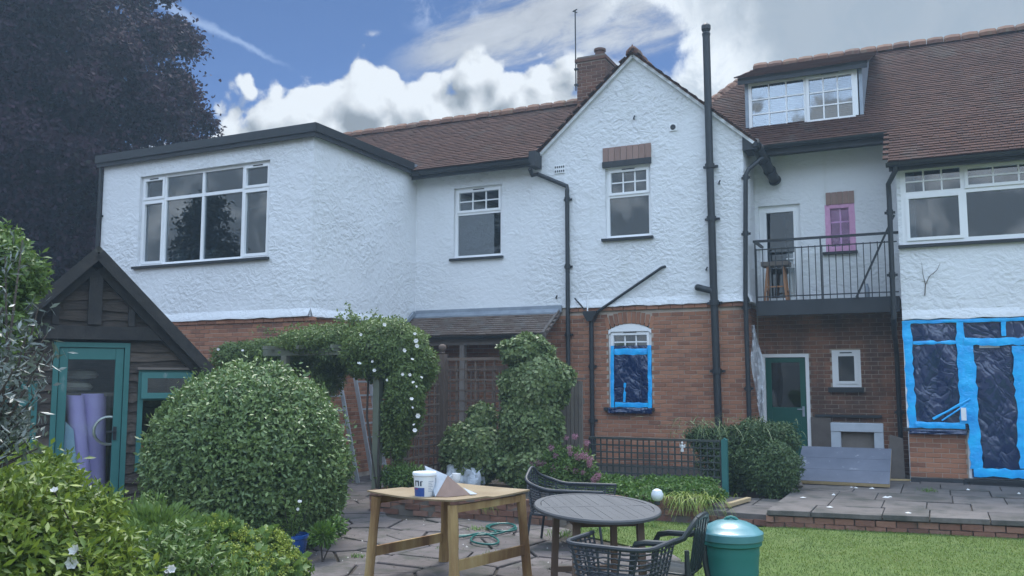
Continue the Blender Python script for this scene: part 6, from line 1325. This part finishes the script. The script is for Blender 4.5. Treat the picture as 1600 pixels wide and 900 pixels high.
# ---- low plants of the raised bed
gc = tag(leaves('ground_cover', cat(*[blob(pc(px, py, Y), (.34, .3, .13), 4200, 80 + k, amp=.4, inner=.8, zmin=.2) for k, (px, py, Y) in enumerate(((930, 768, 11.5), (975, 770, 11.45), (1015, 772, 11.5), (1060, 772, 11.6), (1090, 775, 11.7), (960, 758, 11.9), (1030, 760, 12.0), (1085, 762, 12.2), (1000, 778, 11.3)))]), .050, .036, M['cover'], None, 14, .5, 0), 'bright green low foliage filling the raised bed', 'ground cover', kind='stuff')
vg_ = thing('variegated_plant', 'pale variegated low plant behind the oval table', 'plant', (*pc(892, 775, 11.3)[:2], .24)); leaves('foliage', cat(blob(pc(890, 768, 11.3), (.34, .25, .14), 5000, 95, amp=.4, inner=.8, zmin=.22)), .06, .022, M['varieg'], vg_, 15, .6, 0)
dl = thing('trailing_lily', 'arching strap leaved plant hanging over the right bed wall', 'plant', (*pc(1085, 775, 11.15)[:2], .25)); g = np.random.default_rng(16)
P = np.array(pc(1078, 776, 11.15)) + g.normal(0, 1, (220, 3)) * np.array([.17, .04, .02]); strands('leaf', P, unit(np.stack([g.normal(.15, .6, 220), -np.abs(g.normal(.6, .3, 220)), g.uniform(.2, .7, 220)], 1)), .30, .012, M['golden'], dl, g.uniform(.2, 1, 220), 4, .95)
d2 = thing('trailing_grass', 'small tuft of pale grass hanging over the wall beneath the work table', 'plant', (*pc(757, 786, 10.1)[:2], .25)); P = np.array(pc(757, 786, 10.12)) + g.normal(0, 1, (50, 3)) * np.array([.06, .02, .01]); strands('leaf', P, unit(np.stack([g.normal(.1, .6, 50), -np.abs(g.normal(.6, .3, 50)), g.uniform(.1, .6, 50)], 1)), .16, .008, M['golden'], d2, g.uniform(.4, 1, 50), 5, .9)
fe = thing('fern', 'small green fern at the foot of the arch post', 'plant', (*pc(632, 755, 10.4)[:2], .25)); leaves('foliage', blob(pc(632, 746, 10.42), (.36, .22, .16), 3200, 97, amp=.5, inner=.9, zmin=.1), .07, .02, M['midgreen'], fe, 17, .6, 0)
# ---- potted plant
pp2 = thing('potted_plant', 'thin stemmed white flowered plant in the blue pot', 'plant', (-5.82, 7.16, .18)); g = np.random.default_rng(18)
tips = [(-5.82 + g.uniform(-.16, .16), 7.16 + g.uniform(-.12, .12), g.uniform(.40, .66)) for _ in range(22)]; stems(pp2, (-5.82, 7.16, .17), tips, .005, .002)
P = np.concatenate([np.array([-5.82, 7.16, .18]) * (1 - f_)[:, None] + np.array(s)[None] * f_[:, None] + g.normal(0, .012, (60, 3)) for s in tips for f_ in [g.uniform(.2, 1, 60)]]); leaves('foliage', (P, unit(rdirs(g, len(P)) + np.array([0, 0, .6])), g.uniform(.2, 1, len(P))), .05, .009, M['midgreen'], pp2, 19, .8, 0)
put_flowers(pp2, flower_mesh('daisy', 'petal', .022, 8, .1), [tips[k] for k in (0, 3, 5, 8, 11)])
# ---- foreground border on the left
def cam(px, py, t):                                     # a point t metres in front of the camera
    d = Vector(ray(px, py)); return d * (t / math.hypot(d.x, d.y)) + Vector((0, 0, CAMZ))
ch_ = cam(70, 800, 4.9); go = thing('golden_shrub', 'golden leaved shrub filling the lower left foreground', 'shrub', (ch_.x, ch_.y, 0))
B = cat(*[blob(tuple(cam(px, py, t_)), (r_, r_, r_ * .85), n_, 100 + k, nl=46, amp=.6, sharp=34, inner=.5, zmin=.05) for k, (px, py, t_, r_, n_) in enumerate(((20, 790, 5.0, .32, 4200), (95, 815, 5.1, .28, 3600), (40, 870, 4.7, .34, 4200), (130, 862, 5.0, .25, 3000), (-50, 850, 4.6, .36, 3200), (85, 930, 4.7, .34, 3200), (50, 748, 5.3, .20, 1900), (140, 800, 5.4, .17, 1500), (10, 950, 4.6, .4, 2600), (160, 940, 4.9, .28, 2200)))])
leaves('foliage', B, .054, .019, M['golden'], go, 23, .45, .0, .12); stems(go, (ch_.x, ch_.y, 0), [tuple(cam(px, py, 5.0)) for px, py in ((20, 780), (95, 805), (40, 850), (130, 850), (0, 840), (50, 745))], .014, .005)
sl_ = cam(15, 600, 4.2); si = thing('silver_shrub', 'silvery leaved shrub at the left edge in front of the shed', 'shrub', (sl_.x, sl_.y, 0)); g = np.random.default_rng(24); Ps, Ns = [], []
tips = [tuple(cam(px, py, t_)) for px, py, t_ in ((35, 375, 4.6), (60, 480, 4.4), (75, 520, 4.3), (55, 560, 4.2), (80, 560, 4.4), (40, 610, 4.2), (70, 600, 4.3), (30, 660, 4.1), (60, 700, 4.2), (15, 540, 4.1), (10, 620, 4.0), (25, 720, 4.1), (5, 480, 4.2), (45, 505, 4.3), (20, 580, 4.0), (72, 545, 4.2), (5, 690, 4.0), (40, 690, 4.1), (62, 660, 4.2), (8, 400, 4.5))]
base = np.array(cam(-60, 760, 4.1))
for s in tips:
    f_ = g.uniform(.35, 1.02, 58); Ps.append(base * (1 - f_)[:, None] + np.array(s) * f_[:, None] + np.array([0, 0, 1]) * (.12 * np.sin(np.pi * f_))[:, None] + g.normal(0, .032, (58, 3)))
P = np.concatenate(Ps); leaves('foliage', (P, rdirs(g, len(P)), np.clip(g.normal(.5, .28, len(P)), 0, 1)), .046, .012, M['silver'], si, 25, .6, .1, .1, .4); stems(si, tuple(base), tips, .010, .003); stems(si, (base[0], base[1], 0), [tuple(base)], .025, .015)
gs_ = cam(20, 430, 7.2); g1_ = thing('leafy_shrub', 'light green leafy shrub above the shed eaves at the left edge', 'shrub', (gs_.x, gs_.y, 0))
leaves('foliage', cat(blob(tuple(cam(0, 425, 7.2)), (.26, .26, .28), 3800, 131, amp=.5, inner=.8), blob(tuple(cam(38, 440, 7.2)), (.13, .16, .12), 1100, 132, amp=.5, inner=.8), blob(tuple(cam(-12, 388, 7.2)), (.18, .2, .18), 1500, 133, amp=.5, inner=.8), blob(tuple(cam(-30, 500, 7.2)), (.34, .3, .4), 3000, 134, amp=.4, inner=.7)), .055, .024, M['midgreen'], g1_, 26, .3, .2); stems(g1_, (gs_.x - .2, gs_.y - .2, 0), [tuple(cam(15, 430, 7.2)), tuple(cam(-20, 450, 7.2))], .03, .012)
def clump(name, lab, items, L, Wd, mat, seed, flowers=None, catg='plant'):
    cs = [cam(px, py, t_) for px, py, t_, r_, h_, n_ in items]; t = thing(name, lab, catg, (cs[0].x, cs[0].y, 0))
    B = cat(*[blob(tuple(c_), (r_, r_, h_), n_, seed + k, amp=.45, inner=.9, zmin=.02) for k, (c_, (px, py, t_, r_, h_, n_)) in enumerate(zip(cs, items))]); leaves('foliage', B, L, Wd, M[mat], t, seed, .6, 0)
    if flowers:
        fm, n_, sz = flowers; g = np.random.default_rng(seed + 5); Pf = []
        for c_, (px, py, t_, r_, h_, _) in zip(cs, items):
            for _ in range(n_):
                d = g.normal(size=3); d[2] = abs(d[2]) * .9 + .25; d /= np.linalg.norm(d); h0_ = np.array(c_) + d * np.array([r_, r_, h_]) * g.uniform(.9, 1.2); Pf.append(h0_ + g.normal(0, .014, (26, 3)))
        Pf = np.concatenate(Pf); leaves('flower_spray', (Pf, rdirs(g, len(Pf)), np.clip(g.normal(.5, .25, len(Pf)), 0, 1)), sz, sz * .8, M[fm], t, seed + 6)
    stems(t, (cs[0].x, cs[0].y, 0), [tuple(c_) for c_ in cs], .008, .003); return t
clump('lady_mantle', 'lime flowered clump spilling over the path edge near the blue pot', ((330, 850, 6.9, .24, .16, 1700), (400, 870, 6.8, .24, .18, 1700), (430, 895, 6.7, .22, .16, 1400), (370, 910, 6.5, .3, .2, 1700), (300, 890, 6.4, .25, .18, 1500)), .06, .05, 'midgreen', 201, ('lime', 75, .016))
clump('border_plant', 'leafy green border plants between golden shrub and lime flowers', ((240, 845, 6.6, .26, .22, 2400), (280, 865, 6.4, .26, .2, 2200), (215, 890, 6.1, .3, .26, 2600), (265, 915, 6.0, .3, .24, 2400), (330, 930, 6.0, .3, .2, 2000), (230, 815, 7.0, .16, .16, 1200)), .065, .022, 'midgreen', 231)
clump('border_plant', 'small bright weeds growing at the foot of the round bush', ((505, 835, 9.0, .12, .09, 600), (525, 822, 9.2, .10, .09, 400)), .05, .02, 'cover', 251)
li = thing('lily', 'white trumpet flowers standing among the foreground border plants', 'flower', (*cam(200, 880, 5.2)[:2], 0)); LM = flower_mesh('lily_bloom', 'petal', .034, 6, .9); lp = [cam(*p) for p in ((86, 770, 4.55), (120, 862, 4.5), (186, 896, 4.9), (260, 893, 5.4), (266, 891, 5.4), (232, 848, 6.2), (337, 880, 6.2), (113, 880, 4.5))]
put_flowers(li, LM, lp, 'bloom', .5, 1.0); stems(li, tuple(cam(200, 1000, 5.0)), [tuple(p) for p in lp], .006, .003)
# weeds in joints
for k, (px, py, z, s) in enumerate(((1450, 768, TZ, .14), (1446, 826, 0, .16), (1337, 826, 0, .12), (650, 792, 0, .14), (745, 828, 0, .12), (880, 838, 0, .22), (770, 872, 0, .14), (940, 830, 0, .2), (1005, 822, 0, .2), (560, 870, 0, .08), (700, 858, 0, .1), (470, 840, 0, .12))):
    p = onZ(px, py, z); wd = thing('weed', ('tuft of green weed at ' + ('a terrace slab joint', 'the terrace wall foot below the garden door', 'the terrace wall foot below the insulation board', 'the path corner beside the bed wall', 'the paving beside the hose', 'the lawn corner under the oval table', 'the paving under the work table', 'the foot of the bed wall behind the oval table', 'the lawn edge behind the plastic chair', 'the paving left of the work table', 'the paving inside the work table legs', 'the bush foot beside the blue pot')[k]), 'weed', p)
    g = np.random.default_rng(300 + k); n = 70; strands('blades', np.array(p) + g.normal(0, 1, (n, 3)) * np.array([s * .5, s * .5, 0]), unit(g.normal(size=(n, 3)) * np.array([.6, .6, .1]) + np.array([0, 0, 1])), s * .7, .009, M['cover'], wd, g.uniform(.1, 1, n), 6, .4)
# ---- lawn grass
g = np.random.default_rng(77); n = 150000; x = g.uniform(-4.1, 4.0, n); y_ = g.uniform(6.9, 12.1, n); lp_ = np.array(lawn_poly); ins = np.zeros(n, bool); j = len(lp_) - 1
for i in range(len(lp_)):
    xi, yi = lp_[i]; xj, yj = lp_[j]; c_ = ((yi > y_) != (yj > y_)) & (x < (xj - xi) * (y_ - yi) / (yj - yi + 1e-12) + xi); ins ^= c_; j = i
pat = np.sin(x * 2.1 + 1.3 * np.sin(y_ * 1.7)) * np.cos(y_ * 2.6 + x) + .5 * np.sin(x * 6.3 + y_ * 4.1)
ins &= g.uniform(-1.6, 1.2, n) < .75 - .6 * pat; x, y_, pat = x[ins], y_[ins], pat[ins]; n = len(x)
strands('grass', np.stack([x, y_, np.full(n, -.01)], 1), unit(g.normal(size=(n, 3)) * np.array([.5, .5, .1]) + np.array([0, 0, 1])), .040, .008, M['grass'], None, np.clip(.42 - .24 * pat + g.normal(0, .2, n), 0, 1), 7, .35, 2)
tag(bpy.data.objects['grass'], 'short uneven lawn grass', 'grass', kind='stuff')
# ---- hedge behind the shed and conifers on the garden's far side (they stand in the window reflections)
hg = thing('hedge', 'dark hedge beneath the beech tree at the left edge', 'hedge', (-17.5, 12.5, 0)); leaves('foliage', cat(*[blob((-20.5 + k * 1.25, 10.6 + k * .75, 1.5), (1.2, 1.0, 1.6 + .2 * (k % 3)), 6000, 400 + k, amp=.3, inner=.5, zmin=0) for k in range(6)]), .10, .06, M['bushleaf'], hg, 27)
def conifer(x, y_, h, r_, n, seed, lab):
    t = thing('conifer', lab, 'tree', (x, y_, 0), group='conifers on the far side of the garden'); g = np.random.default_rng(seed); MB().tube([(x, y_, 0), (x, y_, h * .5), (x, y_, h)], [.3, .18, .02], 8).build('trunk', M['bark'], t, smooth=True)
    nb = 170; z = h * (.06 + .92 * g.uniform(0, 1, nb) ** .9); a = g.uniform(0, 6.28, nb); L_ = r_ * (1 - z / h) ** .75 * g.uniform(.65, 1.1, nb) + .25; i = g.integers(0, nb, n); f_ = g.uniform(.1, 1, n) ** .7; sp = g.normal(0, .22, (n, 3)) * np.array([1, 1, .5])
    P = np.stack([x + np.cos(a[i]) * L_[i] * f_, y_ + np.sin(a[i]) * L_[i] * f_, z[i] - .28 * L_[i] * f_ ** 1.5], 1) + sp; leaves('crown', (P, unit(np.stack([np.cos(a[i]), np.sin(a[i]), np.full(n, -.3)], 1)), g.uniform(0, 1, n)), .22, .10, M['conifer'], t, seed, .7, .3)
conifer(-19.0, -3.5, 16, 4.2, 26000, 500, 'tall dark conifer mirrored in the right panes of the extension window'); conifer(-25.5, -1.0, 9.0, 2.8, 13000, 501, 'shorter conifer mirrored in the left panes of the extension window')
# ---- thin haze volume added to imitate lens glare
hz = MB().box(-58, 38, -28, 58, -2.0, 17.5).build('haze', M['soil'], at=(0, 0, -2)); hm_ = bpy.data.materials.new('haze'); hm_.use_nodes = True; ht = hm_.node_tree; ht.nodes.clear()
pv = ht.nodes.new('ShaderNodeVolumePrincipled'); pv.inputs['Color'].default_value = (.55, .78, 1, 1); pv.inputs['Density'].default_value = VEIL; pv.inputs['Anisotropy'].default_value = .35; ho = ht.nodes.new('ShaderNodeOutputMaterial'); ht.links.new(pv.outputs[0], ho.inputs['Volume'])
hz.data.materials.clear(); hz.data.materials.append(hm_); tag(hz, 'thin bright haze in the air of the garden', 'haze', kind='stuff')
